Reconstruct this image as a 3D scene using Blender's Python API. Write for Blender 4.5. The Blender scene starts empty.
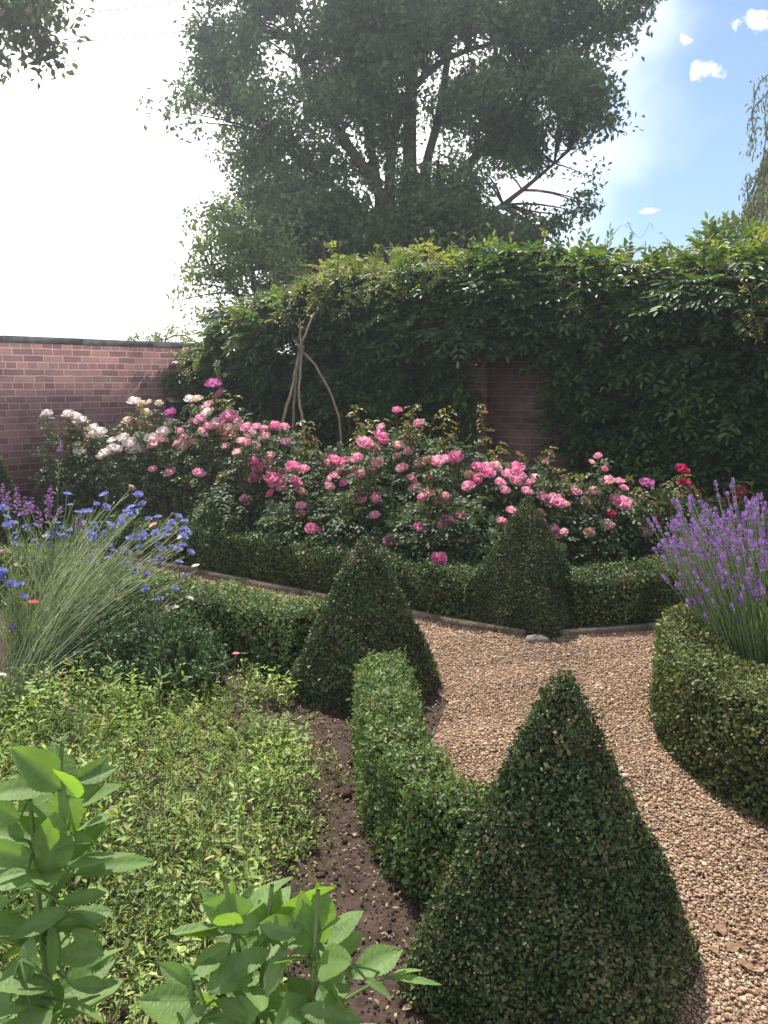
import bpy, math
import numpy as np
R = math.radians
rng = np.random.default_rng(7)
C = bpy.context.scene.collection
# ------------------------------------------------------------------ camera maths
H_EYE = 1.65; F = 797.0; PITCH = R(9.2)
FW = np.array([0, math.cos(PITCH), -math.sin(PITCH)]); UP = np.array([0, math.sin(PITCH), math.cos(PITCH)])
def ray(px, py):
    return FW + np.array([1., 0, 0]) * ((px - 384) / F) + UP * ((512 - py) / F)
def G(px, py, z=0.0):
    d = ray(px, py); t = (z - H_EYE) / d[2]
    return np.array([d[0] * t, d[1] * t, z])
def P(px, py, y):
    d = ray(px, py); t = y / d[1]
    return np.array([d[0] * t, y, H_EYE + d[2] * t])
def plane_hit(px, py, p0, n):
    d = ray(px, py); o = np.array([0, 0, H_EYE]); t = np.dot(p0 - o, n) / np.dot(d, n)
    return o + d * t
# ------------------------------------------------------------------ numpy helpers
def unit(v):
    return v / np.maximum(np.linalg.norm(v, axis=-1, keepdims=True), 1e-9)
def rvec(n):
    return unit(rng.normal(size=(n, 3)))
def snoise(p, scale, seed):
    r = np.random.default_rng(seed); out = np.zeros(len(p))
    for k in range(6):
        w = r.normal(size=3) * scale; out += np.sin(p @ w + r.uniform(0, 6.28))
    return out / 3.0
class MB:
    """collects vertices and faces, then links them as one mesh object"""
    def __init__(self): self.v = []; self.f = {3: [], 4: []}; self.m = {3: [], 4: []}; self.n = 0
    def add(self, v, faces, mi=0):
        v = np.asarray(v, float).reshape(-1, 3); faces = np.asarray(faces, int)
        self.v.append(v); k = faces.shape[1]
        self.f[k].append(faces + self.n); self.m[k].append(np.full(len(faces), mi, int)); self.n += len(v)
    def addm(self, v, flist, mi=0):
        v = np.asarray(v, float).reshape(-1, 3); self.v.append(v)
        for faces in flist:
            faces = np.asarray(faces, int); k = faces.shape[1]
            self.f[k].append(faces + self.n); self.m[k].append(np.full(len(faces), mi, int))
        self.n += len(v)
    def mesh(self, name, mats, origin=(0, 0, 0), smooth=False):
        v = np.concatenate(self.v) - np.asarray(origin, float)
        f3 = np.concatenate(self.f[3]) if self.f[3] else np.zeros((0, 3), int)
        f4 = np.concatenate(self.f[4]) if self.f[4] else np.zeros((0, 4), int)
        mi = np.concatenate(self.m[3] + self.m[4]) if (self.m[3] or self.m[4]) else np.zeros(0, int)
        me = bpy.data.meshes.new(name)
        me.vertices.add(len(v)); me.vertices.foreach_set('co', v.astype(np.float32).ravel())
        loops = np.concatenate([f3.ravel(), f4.ravel()]).astype(np.int32)
        me.loops.add(len(loops)); me.loops.foreach_set('vertex_index', loops)
        st = np.concatenate([np.arange(len(f3)) * 3, len(f3) * 3 + np.arange(len(f4)) * 4]).astype(np.int32)
        me.polygons.add(len(st)); me.polygons.foreach_set('loop_start', st)
        if isinstance(mats, (list, tuple)):
            for m in mats: me.materials.append(m)
            me.polygons.foreach_set('material_index', mi.astype(np.int32))
        else: me.materials.append(mats)
        if smooth: me.polygons.foreach_set('use_smooth', np.ones(len(st), bool))
        me.update(calc_edges=True); me.validate()
        return me
    def build(self, name, mats, parent=None, smooth=False, loc=None):
        o_loc = np.array(parent.location) if parent is not None else (np.array(loc, float) if loc is not None else np.zeros(3))
        o = bpy.data.objects.new(name, self.mesh(name, mats, o_loc, smooth)); C.objects.link(o)
        if parent is not None: o.parent = parent
        elif loc is not None: o.location = loc
        return o
def thing(name, label, cat, loc, group=None):
    o = bpy.data.objects.new(name, None); C.objects.link(o); o.location = [float(c) for c in loc]; o.empty_display_size = .1
    return tag(o, label, cat, group)
def tag(o, label, cat, group=None, kind=None):
    o['label'] = label; o['category'] = cat
    if group: o['group'] = group
    if kind: o['kind'] = kind
    return o
def structure(o): o['kind'] = 'structure'; return o
T4 = (np.array([[0, 0, 0], [.5, .5, .14], [1, 0, 0], [.5, -.5, .14]]), [np.array([[0, 1, 2], [0, 2, 3]])])
T6 = (np.array([[0, 0, 0], [.28, .42, .10], [.7, .40, .08], [1, 0, -.06], [.7, -.40, .08], [.28, -.42, .10]]), [np.array([[0, 1, 2, 3], [0, 3, 4, 5]])])
T8 = (np.array([[0, 0, 0], [.25, .36, .07], [.55, .5, .08], [.85, .25, .0], [1, 0, -.1], [.85, -.25, .0], [.55, -.5, .08], [.25, -.36, .07], [.5, 0, 0]]),
      [np.array([[0, 1, 2, 8], [8, 2, 3, 4], [8, 4, 5, 6], [0, 8, 6, 7]])])
def leaves(mb, p, t, n, L, W, tpl=T4, mi=0):
    """one small folded leaf per point: t = direction of the leaf, n = side that faces out"""
    t = unit(t); b = unit(np.cross(n, t)); n = np.cross(t, b)
    N = len(p); tv, fl = tpl; K = len(tv)
    L = np.broadcast_to(np.asarray(L, float), (N,)); W = np.broadcast_to(np.asarray(W, float), (N,))
    v = (p[:, None, :] + tv[None, :, 0, None] * (L[:, None, None] * t[:, None, :]) + tv[None, :, 1, None] * (W[:, None, None] * b[:, None, :])
         + tv[None, :, 2, None] * (np.minimum(L, 1.7 * W)[:, None, None] * n[:, None, :]))
    off = (np.arange(N) * K)[:, None, None]
    mb.addm(v.reshape(-1, 3), [(f[None] + off).reshape(-1, f.shape[1]) for f in fl], mi)
def tube(mb, pts, rad, sides=5, mi=0, cap=True):
    pts = np.asarray(pts, float); n = len(pts); rad = np.broadcast_to(np.asarray(rad, float), (n,))
    d = unit(np.gradient(pts, axis=0)); ref = np.array([0, 0, 1.]) if abs(d[0][2]) < .8 else np.array([1., 0, 0])
    a = unit(np.cross(d, ref)); b = np.cross(d, a)
    th = np.arange(sides) / sides * 2 * math.pi
    v = pts[:, None] + rad[:, None, None] * (np.cos(th)[None, :, None] * a[:, None] + np.sin(th)[None, :, None] * b[:, None])
    i = np.arange(n - 1)[:, None] * sides; j = np.arange(sides)[None]; j2 = (j + 1) % sides
    q = np.stack([i + j, i + j2, i + sides + j2, i + sides + j], -1).reshape(-1, 4)
    mb.add(v.reshape(-1, 3), q, mi)
def bez(a, b, c, n=6):
    t = np.linspace(0, 1, n)[:, None]; return (1 - t) ** 2 * a + 2 * t * (1 - t) * b + t * t * c
def spline(pts, n=20):
    pts = np.asarray(pts, float); k = len(pts)
    p = np.vstack([2 * pts[0] - pts[1], pts, 2 * pts[-1] - pts[-2]]); out = []
    for u in np.linspace(0, k - 1 - 1e-6, n):
        i = int(u); f = u - i; a, b, c, d = p[i], p[i + 1], p[i + 2], p[i + 3]
        out.append(.5 * (2 * b + (c - a) * f + (2 * a - 5 * b + 4 * c - d) * f * f + (3 * b - a - 3 * c + d) * f ** 3))
    return np.array(out)
def box(mb, lo, hi, mi=0, rot=0, org=(0, 0, 0), bev=0):
    x0, y0, z0 = lo; x1, y1, z1 = hi
    v = np.array([[x0, y0, z0], [x1, y0, z0], [x1, y1, z0], [x0, y1, z0], [x0, y0, z1], [x1, y0, z1], [x1, y1, z1], [x0, y1, z1]], float)
    c, s = math.cos(rot), math.sin(rot)
    v = np.stack([v[:, 0] * c - v[:, 1] * s, v[:, 0] * s + v[:, 1] * c, v[:, 2]], -1) + np.asarray(org, float)
    mb.add(v, [[0, 3, 2, 1], [4, 5, 6, 7], [0, 1, 5, 4], [1, 2, 6, 5], [2, 3, 7, 6], [3, 0, 4, 7]], mi)
def grid_faces(nr, nc, wrap):
    i = np.arange(nr - 1)[:, None] * nc; j = np.arange(nc if wrap else nc - 1)[None]; j2 = (j + 1) % nc
    return np.stack([i + j, i + j2, i + nc + j2, i + nc + j], -1).reshape(-1, 4)
def sample(v, q, n):
    tri = np.concatenate([q[:, [0, 1, 2]], q[:, [0, 2, 3]]]); a, b, c = v[tri[:, 0]], v[tri[:, 1]], v[tri[:, 2]]
    cr = np.cross(b - a, c - a); ar = np.linalg.norm(cr, axis=1) / 2
    k = rng.choice(len(tri), n, p=ar / ar.sum()); r1 = np.sqrt(rng.random(n)); r2 = rng.random(n)
    p = (1 - r1)[:, None] * a[k] + (r1 * (1 - r2))[:, None] * b[k] + (r1 * r2)[:, None] * c[k]
    return p, unit(cr[k]), ar.sum()
def area(v, q):
    tri = np.concatenate([q[:, [0, 1, 2]], q[:, [0, 2, 3]]])
    return np.linalg.norm(np.cross(v[tri[:, 1]] - v[tri[:, 0]], v[tri[:, 2]] - v[tri[:, 0]]), axis=1).sum() / 2
# ------------------------------------------------------------------ materials
def newmat(name):
    m = bpy.data.materials.new(name); m.use_nodes = True; nt = m.node_tree; nt.nodes.clear()
    return m, nt, nt.nodes, nt.links
def ramp(nodes, stops, interp='LINEAR'):
    r = nodes.new('ShaderNodeValToRGB'); cr = r.color_ramp; cr.interpolation = interp
    while len(cr.elements) < len(stops): cr.elements.new(.5)
    for e, (p, c) in zip(cr.elements, stops): e.position = p; e.color = (*c, 1)
    return r
def leaf_mat(name, stops, trans=.35, rough=.5, spec=.3, nscale=3.0, namt=.35, tint=(1.25, 1.3, .55), patch=0.0, pscale=5.0):
    m, nt, N, K = newmat(name)
    g = N.new('ShaderNodeNewGeometry'); rp = ramp(N, stops)
    tc = N.new('ShaderNodeTexCoord')
    if patch:
        pn = N.new('ShaderNodeTexNoise'); pn.inputs['Scale'].default_value = pscale; pn.inputs['Detail'].default_value = 3; K.new(tc.outputs['Object'], pn.inputs['Vector'])
        p1 = N.new('ShaderNodeMath'); p1.operation = 'MULTIPLY_ADD'; p1.inputs[1].default_value = patch; p1.inputs[2].default_value = -.55 * patch; K.new(pn.outputs['Fac'], p1.inputs[0])
        p2 = N.new('ShaderNodeMath'); p2.use_clamp = True; K.new(g.outputs['Random Per Island'], p2.inputs[0]); K.new(p1.outputs[0], p2.inputs[1]); K.new(p2.outputs[0], rp.inputs[0])
    else: K.new(g.outputs['Random Per Island'], rp.inputs[0])
    no = N.new('ShaderNodeTexNoise'); no.inputs['Scale'].default_value = nscale; no.inputs['Detail'].default_value = 2
    K.new(tc.outputs['Object'], no.inputs['Vector'])
    mr = N.new('ShaderNodeMapRange'); mr.inputs[1].default_value = .3; mr.inputs[2].default_value = .7; mr.inputs[3].default_value = 1 - namt; mr.inputs[4].default_value = 1 + namt
    K.new(no.outputs['Fac'], mr.inputs[0])
    mu = N.new('ShaderNodeVectorMath'); mu.operation = 'SCALE'; K.new(rp.outputs[0], mu.inputs[0]); K.new(mr.outputs[0], mu.inputs['Scale'])
    pb = N.new('ShaderNodeBsdfPrincipled'); pb.inputs['Roughness'].default_value = rough; pb.inputs['Specular IOR Level'].default_value = spec
    K.new(mu.outputs[0], pb.inputs['Base Color'])
    t2 = N.new('ShaderNodeVectorMath'); t2.operation = 'MULTIPLY'; K.new(mu.outputs[0], t2.inputs[0]); t2.inputs[1].default_value = tint
    tr = N.new('ShaderNodeBsdfTranslucent'); K.new(t2.outputs[0], tr.inputs['Color'])
    mx = N.new('ShaderNodeMixShader'); mx.inputs[0].default_value = trans; K.new(pb.outputs[0], mx.inputs[1]); K.new(tr.outputs[0], mx.inputs[2])
    o = N.new('ShaderNodeOutputMaterial'); K.new(mx.outputs[0], o.inputs[0]); return m
def solid(name, c1, c2, scale=20, rough=.8, bump=.0, bscale=60, detail=5, stretch=None):
    m, nt, N, K = newmat(name)
    tc = N.new('ShaderNodeTexCoord'); src = tc.outputs['Object']
    if stretch:
        mp = N.new('ShaderNodeMapping'); mp.inputs['Scale'].default_value = stretch; K.new(src, mp.inputs[0]); src = mp.outputs[0]
    no = N.new('ShaderNodeTexNoise'); no.inputs['Scale'].default_value = scale; no.inputs['Detail'].default_value = detail; K.new(src, no.inputs['Vector'])
    rp = ramp(N, [(.3, c1), (.7, c2)]); K.new(no.outputs['Fac'], rp.inputs[0])
    pb = N.new('ShaderNodeBsdfPrincipled'); pb.inputs['Roughness'].default_value = rough; pb.inputs['Specular IOR Level'].default_value = .25
    K.new(rp.outputs[0], pb.inputs['Base Color'])
    if bump:
        n2 = N.new('ShaderNodeTexNoise'); n2.inputs['Scale'].default_value = bscale; n2.inputs['Detail'].default_value = 6; K.new(src, n2.inputs['Vector'])
        bp = N.new('ShaderNodeBump'); bp.inputs['Strength'].default_value = bump; bp.inputs['Distance'].default_value = .02; K.new(n2.outputs['Fac'], bp.inputs['Height']); K.new(bp.outputs[0], pb.inputs['Normal'])
    o = N.new('ShaderNodeOutputMaterial'); K.new(pb.outputs[0], o.inputs[0]); return m
def island_solid(name, stops, rough=.75):
    m, nt, N, K = newmat(name)
    g = N.new('ShaderNodeNewGeometry'); rp = ramp(N, stops); K.new(g.outputs['Random Per Island'], rp.inputs[0])
    tc = N.new('ShaderNodeTexCoord'); no = N.new('ShaderNodeTexNoise'); no.inputs['Scale'].default_value = 1.6; no.inputs['Detail'].default_value = 4; K.new(tc.outputs['Object'], no.inputs['Vector'])
    mr = N.new('ShaderNodeMapRange'); mr.inputs[1].default_value = .3; mr.inputs[2].default_value = .7; mr.inputs[3].default_value = .82; mr.inputs[4].default_value = 1.15; K.new(no.outputs['Fac'], mr.inputs[0])
    mu = N.new('ShaderNodeVectorMath'); mu.operation = 'SCALE'; K.new(rp.outputs[0], mu.inputs[0]); K.new(mr.outputs[0], mu.inputs['Scale'])
    pb = N.new('ShaderNodeBsdfPrincipled'); pb.inputs['Roughness'].default_value = rough; pb.inputs['Specular IOR Level'].default_value = .3
    K.new(mu.outputs[0], pb.inputs['Base Color']); o = N.new('ShaderNodeOutputMaterial'); K.new(pb.outputs[0], o.inputs[0]); return m
def brick_mat(name, tone=1.0):
    m, nt, N, K = newmat(name)
    tc = N.new('ShaderNodeTexCoord')                       # object space: x along the wall, z up
    sx = N.new('ShaderNodeSeparateXYZ'); K.new(tc.outputs['Object'], sx.inputs[0])
    cx = N.new('ShaderNodeCombineXYZ'); K.new(sx.outputs['X'], cx.inputs['X']); K.new(sx.outputs['Z'], cx.inputs['Y'])
    wn = N.new('ShaderNodeTexNoise'); wn.inputs['Scale'].default_value = 7; K.new(cx.outputs[0], wn.inputs['Vector'])
    ws = N.new('ShaderNodeVectorMath'); ws.operation = 'SCALE'; ws.inputs['Scale'].default_value = .012; K.new(wn.outputs['Color'], ws.inputs[0])
    wa = N.new('ShaderNodeVectorMath'); K.new(cx.outputs[0], wa.inputs[0]); K.new(ws.outputs[0], wa.inputs[1])
    br = N.new('ShaderNodeTexBrick'); K.new(wa.outputs[0], br.inputs['Vector'])
    br.offset = .5; br.offset_frequency = 2; br.squash = .52; br.squash_frequency = 3
    br.inputs['Scale'].default_value = 1; br.inputs['Brick Width'].default_value = .225; br.inputs['Row Height'].default_value = .0755
    br.inputs['Mortar Size'].default_value = .0065; br.inputs['Mortar Smooth'].default_value = .3; br.inputs['Bias'].default_value = -.1
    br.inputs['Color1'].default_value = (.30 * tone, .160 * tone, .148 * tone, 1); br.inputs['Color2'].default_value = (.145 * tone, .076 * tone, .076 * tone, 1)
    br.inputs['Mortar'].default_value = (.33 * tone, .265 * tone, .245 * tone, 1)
    n2 = N.new('ShaderNodeTexNoise'); n2.inputs['Scale'].default_value = 2.2; n2.inputs['Detail'].default_value = 8; n2.inputs['Roughness'].default_value = .7; K.new(cx.outputs[0], n2.inputs['Vector'])
    rp = ramp(N, [(.3, (.55, .55, .58)), (.45, (.92, .9, .92)), (.58, (1.05, 1.02, 1.0)), (.75, (1.4, 1.36, 1.3))]); K.new(n2.outputs['Fac'], rp.inputs[0])
    mu = N.new('ShaderNodeVectorMath'); mu.operation = 'MULTIPLY'; K.new(br.outputs['Color'], mu.inputs[0]); K.new(rp.outputs[0], mu.inputs[1])
    n3 = N.new('ShaderNodeTexNoise'); n3.inputs['Scale'].default_value = 60; n3.inputs['Detail'].default_value = 4; K.new(cx.outputs[0], n3.inputs['Vector'])
    ad = N.new('ShaderNodeMath'); ad.operation = 'MULTIPLY_ADD'; ad.inputs[1].default_value = -1; K.new(br.outputs['Fac'], ad.inputs[0]); K.new(n3.outputs['Fac'], ad.inputs[2])
    bp = N.new('ShaderNodeBump'); bp.inputs['Strength'].default_value = .5; bp.inputs['Distance'].default_value = .012; K.new(ad.outputs[0], bp.inputs['Height'])
    pb = N.new('ShaderNodeBsdfPrincipled'); pb.inputs['Roughness'].default_value = .9; pb.inputs['Specular IOR Level'].default_value = .2
    K.new(mu.outputs[0], pb.inputs['Base Color']); K.new(bp.outputs[0], pb.inputs['Normal'])
    o = N.new('ShaderNodeOutputMaterial'); K.new(pb.outputs[0], o.inputs[0]); return m
def petal_mat(name, stops, trans=.5, tint=(1.1, .95, 1.0)):
    return leaf_mat(name, stops, trans=trans, rough=.6, spec=.15, nscale=30, namt=.12, tint=tint)

M = {}
VEIL_DENSITY = .0034
M['box'] = leaf_mat('box_leaf', [(0, (.036, .064, .021)), (.35, (.064, .103, .031)), (.7, (.100, .148, .043)), (.88, (.11, .14, .045)), (.93, (.17, .13, .06)), (1, (.24, .20, .11))], trans=.22, rough=.5, spec=.25, nscale=5, namt=.3, patch=.5)
M['box_dry'] = leaf_mat('box_leaf_browned', [(0, (.031, .054, .020)), (.45, (.060, .094, .031)), (.76, (.100, .125, .044)), (.88, (.13, .10, .05)), (1, (.23, .17, .10))], trans=.18, rough=.45, spec=.3, nscale=6, namt=.35, patch=.85, pscale=4.5)
M['box_light'] = leaf_mat('box_leaf_fresh', [(0, (.066, .115, .036)), (.4, (.115, .178, .056)), (.8, (.185, .25, .088)), (.93, (.18, .19, .08)), (1, (.27, .20, .12))], trans=.28, rough=.5, spec=.28, nscale=5, namt=.25, patch=.5)
M['box_yellow'] = leaf_mat('box_leaf_yellowed', [(0, (.05, .078, .026)), (.4, (.095, .125, .042)), (.8, (.17, .19, .068)), (.94, (.22, .19, .06)), (1, (.27, .19, .10))], trans=.26, rough=.5, spec=.25, nscale=4, namt=.3, patch=.6)
M['box_blue'] = leaf_mat('loose_box_leaf', [(0, (.045, .085, .04)), (.5, (.085, .145, .065)), (1, (.16, .23, .11))], trans=.3, rough=.5, spec=.3)
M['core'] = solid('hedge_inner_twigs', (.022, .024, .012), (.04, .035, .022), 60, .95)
M['bark'] = solid('bark', (.05, .04, .03), (.11, .09, .07), 9, .9, .6, 25)
M['twig'] = solid('twig', (.16, .12, .09), (.28, .22, .17), 25, .85, .4, 60)
M['stem_green'] = solid('green_stem', (.10, .16, .05), (.17, .23, .08), 30, .6)
M['stem_pale'] = island_solid('pale_stem', [(0, (.16, .23, .09)), (.5, (.30, .36, .17)), (1, (.48, .50, .28))], .6)
M['stem_lav'] = solid('lavender_stem', (.17, .25, .10), (.30, .38, .17), 30, .6)
M['cane'] = solid('rose_cane', (.07, .08, .03), (.14, .12, .05), 30, .6)
M['tree'] = leaf_mat('dark_tree_leaf', [(0, (.085, .125, .065)), (.5, (.125, .172, .085)), (1, (.18, .225, .105))], trans=.42, rough=.6, spec=.2, nscale=.6, namt=.3, tint=(1.0, 1.2, .8))
M['tree_pale'] = leaf_mat('pale_tree_leaf', [(0, (.13, .18, .08)), (.5, (.20, .26, .11)), (1, (.28, .33, .16))], trans=.5, nscale=.8)
M['weep'] = leaf_mat('weeping_leaf', [(0, (.08, .10, .04)), (.5, (.12, .15, .06)), (1, (.19, .2, .08))], trans=.4, nscale=.8)
M['over'] = leaf_mat('overhanging_leaf', [(0, (.05, .085, .03)), (.6, (.08, .115, .04)), (1, (.16, .10, .07))], trans=.4, nscale=.8)
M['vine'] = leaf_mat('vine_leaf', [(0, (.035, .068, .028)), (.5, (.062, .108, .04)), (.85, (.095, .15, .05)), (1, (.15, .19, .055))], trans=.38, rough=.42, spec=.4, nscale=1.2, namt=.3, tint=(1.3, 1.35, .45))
M['vine_crest_lit'] = leaf_mat('vine_crest_lit_leaf', [(0, (.08, .14, .04)), (.5, (.14, .20, .05)), (.85, (.22, .26, .065)), (1, (.28, .24, .08))], trans=.42, rough=.45, spec=.35, nscale=1.2, namt=.3, tint=(1.3, 1.35, .45))  # backlight on the crest put into the leaf colour, along with young growth
M['vine_young'] = leaf_mat('vine_young_leaf', [(0, (.20, .27, .06)), (.5, (.29, .34, .08)), (.8, (.36, .33, .10)), (1, (.38, .24, .10))], trans=.45, rough=.5, nscale=2, tint=(1.2, 1.2, .5))
M['rose_leaf'] = leaf_mat('rose_leaf', [(0, (.045, .075, .038)), (.5, (.075, .115, .055)), (.85, (.115, .155, .072)), (.95, (.15, .15, .06)), (1, (.17, .09, .05))], trans=.3, rough=.5, spec=.25, nscale=2, namt=.3)
M['rose_young'] = leaf_mat('rose_young_leaf', [(0, (.13, .17, .05)), (.4, (.18, .19, .07)), (.7, (.22, .12, .07)), (1, (.25, .10, .08))], trans=.4, rough=.4, nscale=4)
M['w'] = petal_mat('petal_white', [(0, (.82, .77, .70)), (1, (.87, .85, .81))])
M['p'] = petal_mat('petal_pale_pink', [(0, (.80, .48, .50)), (.6, (.84, .58, .58)), (1, (.86, .68, .64))])
M['k'] = petal_mat('petal_pink', [(0, (.76, .33, .47)), (.6, (.82, .45, .57)), (1, (.86, .57, .67))])
M['h'] = petal_mat('petal_deep_pink', [(0, (.72, .20, .39)), (.6, (.79, .30, .48)), (1, (.84, .42, .59))])
M['m'] = petal_mat('petal_mauve', [(0, (.45, .12, .34)), (1, (.62, .24, .48))])
M['r'] = petal_mat('petal_crimson', [(0, (.36, .02, .08)), (.6, (.52, .03, .13)), (1, (.66, .08, .22))])
M['c'] = petal_mat('petal_cream', [(0, (.72, .62, .45)), (1, (.80, .72, .58))])
M['blue'] = petal_mat('petal_blue', [(0, (.25, .25, .58)), (.6, (.36, .37, .70)), (1, (.52, .53, .80))], tint=(1, 1, 1.1))
M['purple'] = petal_mat('petal_purple', [(0, (.26, .10, .32)), (.6, (.38, .17, .43)), (1, (.50, .27, .54))], tint=(1, .9, 1.05))
M['coral'] = petal_mat('petal_coral', [(0, (.75, .22, .20)), (1, (.82, .36, .32))])
M['lav'] = petal_mat('petal_lavender', [(0, (.21, .10, .32)), (.5, (.34, .19, .45)), (1, (.50, .34, .60))], tint=(1.05, .95, 1.05))
M['lav_leaf'] = leaf_mat('lavender_leaf', [(0, (.10, .16, .06)), (.5, (.17, .25, .09)), (1, (.27, .34, .15))], trans=.3)
M['corn_leaf'] = leaf_mat('cornflower_leaf', [(0, (.12, .17, .08)), (.5, (.22, .28, .14)), (1, (.36, .40, .22))], trans=.3)
M['dahlia'] = leaf_mat('broad_leaf', [(0, (.11, .185, .062)), (.5, (.155, .25, .080)), (.85, (.19, .29, .085)), (1, (.25, .32, .08))], trans=.45, rough=.55, spec=.32, nscale=14, namt=.22, tint=(1.45, 1.6, .35))
_nt = M['dahlia'].node_tree; _pb = next(n for n in _nt.nodes if n.type == 'BSDF_PRINCIPLED'); _src = _pb.inputs['Base Color'].links[0].from_socket
_at = _nt.nodes.new('ShaderNodeAttribute'); _at.attribute_name = 'vein'; _mx = _nt.nodes.new('ShaderNodeMix'); _mx.data_type = 'RGBA'; _ml = _nt.nodes.new('ShaderNodeMath'); _ml.operation = 'MULTIPLY'; _ml.inputs[1].default_value = .5
_nt.links.new(_at.outputs['Fac'], _ml.inputs[0]); _nt.links.new(_ml.outputs[0], _mx.inputs['Factor']); _nt.links.new(_src, _mx.inputs['A']); _mx.inputs['B'].default_value = (.24, .33, .14, 1); _nt.links.new(_mx.outputs['Result'], _pb.inputs['Base Color'])
_bp = _nt.nodes.new('ShaderNodeBump'); _bp.invert = True; _bp.inputs['Strength'].default_value = .35; _bp.inputs['Distance'].default_value = .002; _nt.links.new(_at.outputs['Fac'], _bp.inputs['Height']); _nt.links.new(_bp.outputs[0], _pb.inputs['Normal'])
M['weed'] = leaf_mat('weed_leaf', [(0, (.13, .21, .06)), (.5, (.25, .34, .095)), (.85, (.39, .45, .16)), (.95, (.26, .24, .08)), (1, (.30, .22, .10))], trans=.42, rough=.5, nscale=3.2, namt=.45)
M['grass'] = leaf_mat('grass_blade', [(0, (.09, .14, .04)), (.6, (.16, .20, .06)), (.9, (.25, .23, .10)), (1, (.34, .27, .15))], trans=.35, nscale=2)
M['litter'] = leaf_mat('dead_leaf', [(0, (.09, .055, .03)), (.5, (.17, .115, .06)), (.8, (.27, .21, .11)), (1, (.35, .30, .13))], trans=.1, rough=.7, nscale=5, tint=(1, 1, 1))
M['soil'] = solid('soil', (.030, .019, .014), (.075, .048, .036), 14, .95, .9, 50, 8)
M['gravel_base'] = solid('gravel_bed', (.17, .105, .068), (.32, .21, .14), 90, .9, .8, 120, 6)
M['stones'] = island_solid('gravel_stone', [(0, (.13, .078, .050)), (.12, (.24, .145, .090)), (.45, (.305, .196, .122)), (.7, (.37, .255, .166)), (.9, (.45, .33, .225)), (1, (.50, .42, .33))])
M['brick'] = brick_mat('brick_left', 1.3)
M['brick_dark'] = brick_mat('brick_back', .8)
M['coping'] = solid('coping_stone', (.15, .145, .14), (.29, .275, .26), 12, .9, .5, 40)
M['timber'] = solid('old_timber', (.10, .075, .055), (.20, .155, .115), 10, .9, .5, 40)
M['stone'] = solid('pale_stone', (.12, .105, .095), (.22, .195, .175), 25, .9, .5, 60)
M['iron'] = solid('dark_iron', (.012, .012, .014), (.03, .03, .035), 20, .5)
M['cable'] = solid('cable', (.05, .05, .05), (.08, .08, .08), 5, .6)

# ------------------------------------------------------------------ ground
def sheet(name, poly, z, mat):
    me = bpy.data.meshes.new(name); me.from_pydata([(x, y, z) for x, y in poly], [], [list(range(len(poly)))]); me.materials.append(mat)
    o = bpy.data.objects.new(name, me); C.objects.link(o); return structure(o)
mb = MB(); xs = np.concatenate([[-36, -20, -10], np.linspace(-6, 6, 61), [10, 20, 36]]); ys = np.concatenate([[-12, -5], np.linspace(-1, 12, 66), [20, 46]])
X, Y = np.meshgrid(xs, ys); v = np.stack([X.ravel(), Y.ravel(), np.zeros(X.size)], -1)
mb.add(v, grid_faces(len(ys), len(xs), False)); structure(mb.build('ground', M['soil'], smooth=True))
EDGE = [(-4.1, 8.45), (-1.63, 6.76), (.31, 5.38), (.93, 5.02), (1.03, 5.02), (1.77, 5.16), (3.3, 5.75)]
GRAVEL = EDGE + [(6, 6.4), (6, -2), (.55, -2), (.62, 1.2), (.66, 2.1), (.36, 2.75), (.2, 3.4), (.34, 3.95), (.1, 4.42), (-1.4, 5.42), (-3.2, 6.65), (-4.4, 7.5)]
sheet('gravel_path', GRAVEL, .006, M['gravel_base'])
CC = np.array([2.50, 3.36]); CR = 1.25
th = np.linspace(0, 2 * math.pi, 49)[:-1]
sheet('bed_soil', [(CC[0] + 1.05 * math.cos(a), CC[1] + 1.05 * math.sin(a)) for a in th], .03, M['soil'])
def inside(p, poly):
    poly = np.array(poly); x, y = p[:, 0], p[:, 1]; r = np.zeros(len(p), bool); j = len(poly) - 1
    for i in range(len(poly)):
        xi, yi = poly[i]; xj, yj = poly[j]
        c = ((yi > y) != (yj > y)) & (x < (xj - xi) * (y - yi) / (yj - yi + 1e-12) + xi); r ^= c; j = i
    return r
# loose stones
n = 640000; p = np.stack([rng.uniform(-3.2, 2.2, n), rng.uniform(1.0, 7.8, n)], -1)
keep = inside(p, GRAVEL) & (np.linalg.norm(p - CC, axis=1) > CR - .25)
dist = np.linalg.norm(p, axis=1); keep &= rng.random(n) < np.clip(6.0 / np.maximum(dist, 2.2) ** 1.35, 0, 1) ; keep &= np.abs(p[:, 0]) < .60 * p[:, 1] + .45
p = p[keep]; n = len(p); dist = dist[keep]
cube = np.array([[-1, -1, -1], [1, -1, -1], [1, 1, -1], [-1, 1, -1], [-1, -1, 1], [1, -1, 1], [1, 1, 1], [-1, 1, 1]], float) * .62
cf = np.array([[0, 3, 2, 1], [4, 5, 6, 7], [0, 1, 5, 4], [1, 2, 6, 5], [2, 3, 7, 6], [3, 0, 4, 7]])
sz = rng.lognormal(math.log(.0046), .32, n) * np.clip(.75 + dist * .075, .9, 1.3)
v = cube[None] * (1 + rng.uniform(-.38, .38, (n, 8, 3))) * sz[:, None, None] * np.stack([np.ones(n) * rng.uniform(.9, 1.5, n), np.ones(n), rng.uniform(.4, .7, n)], -1)[:, None, :]
a = rng.uniform(0, 6.28, n); til = rng.normal(0, .35, n)
c_, s_ = np.cos(til)[:, None], np.sin(til)[:, None]; vy, vz = v[..., 1] * c_ - v[..., 2] * s_, v[..., 1] * s_ + v[..., 2] * c_
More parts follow.
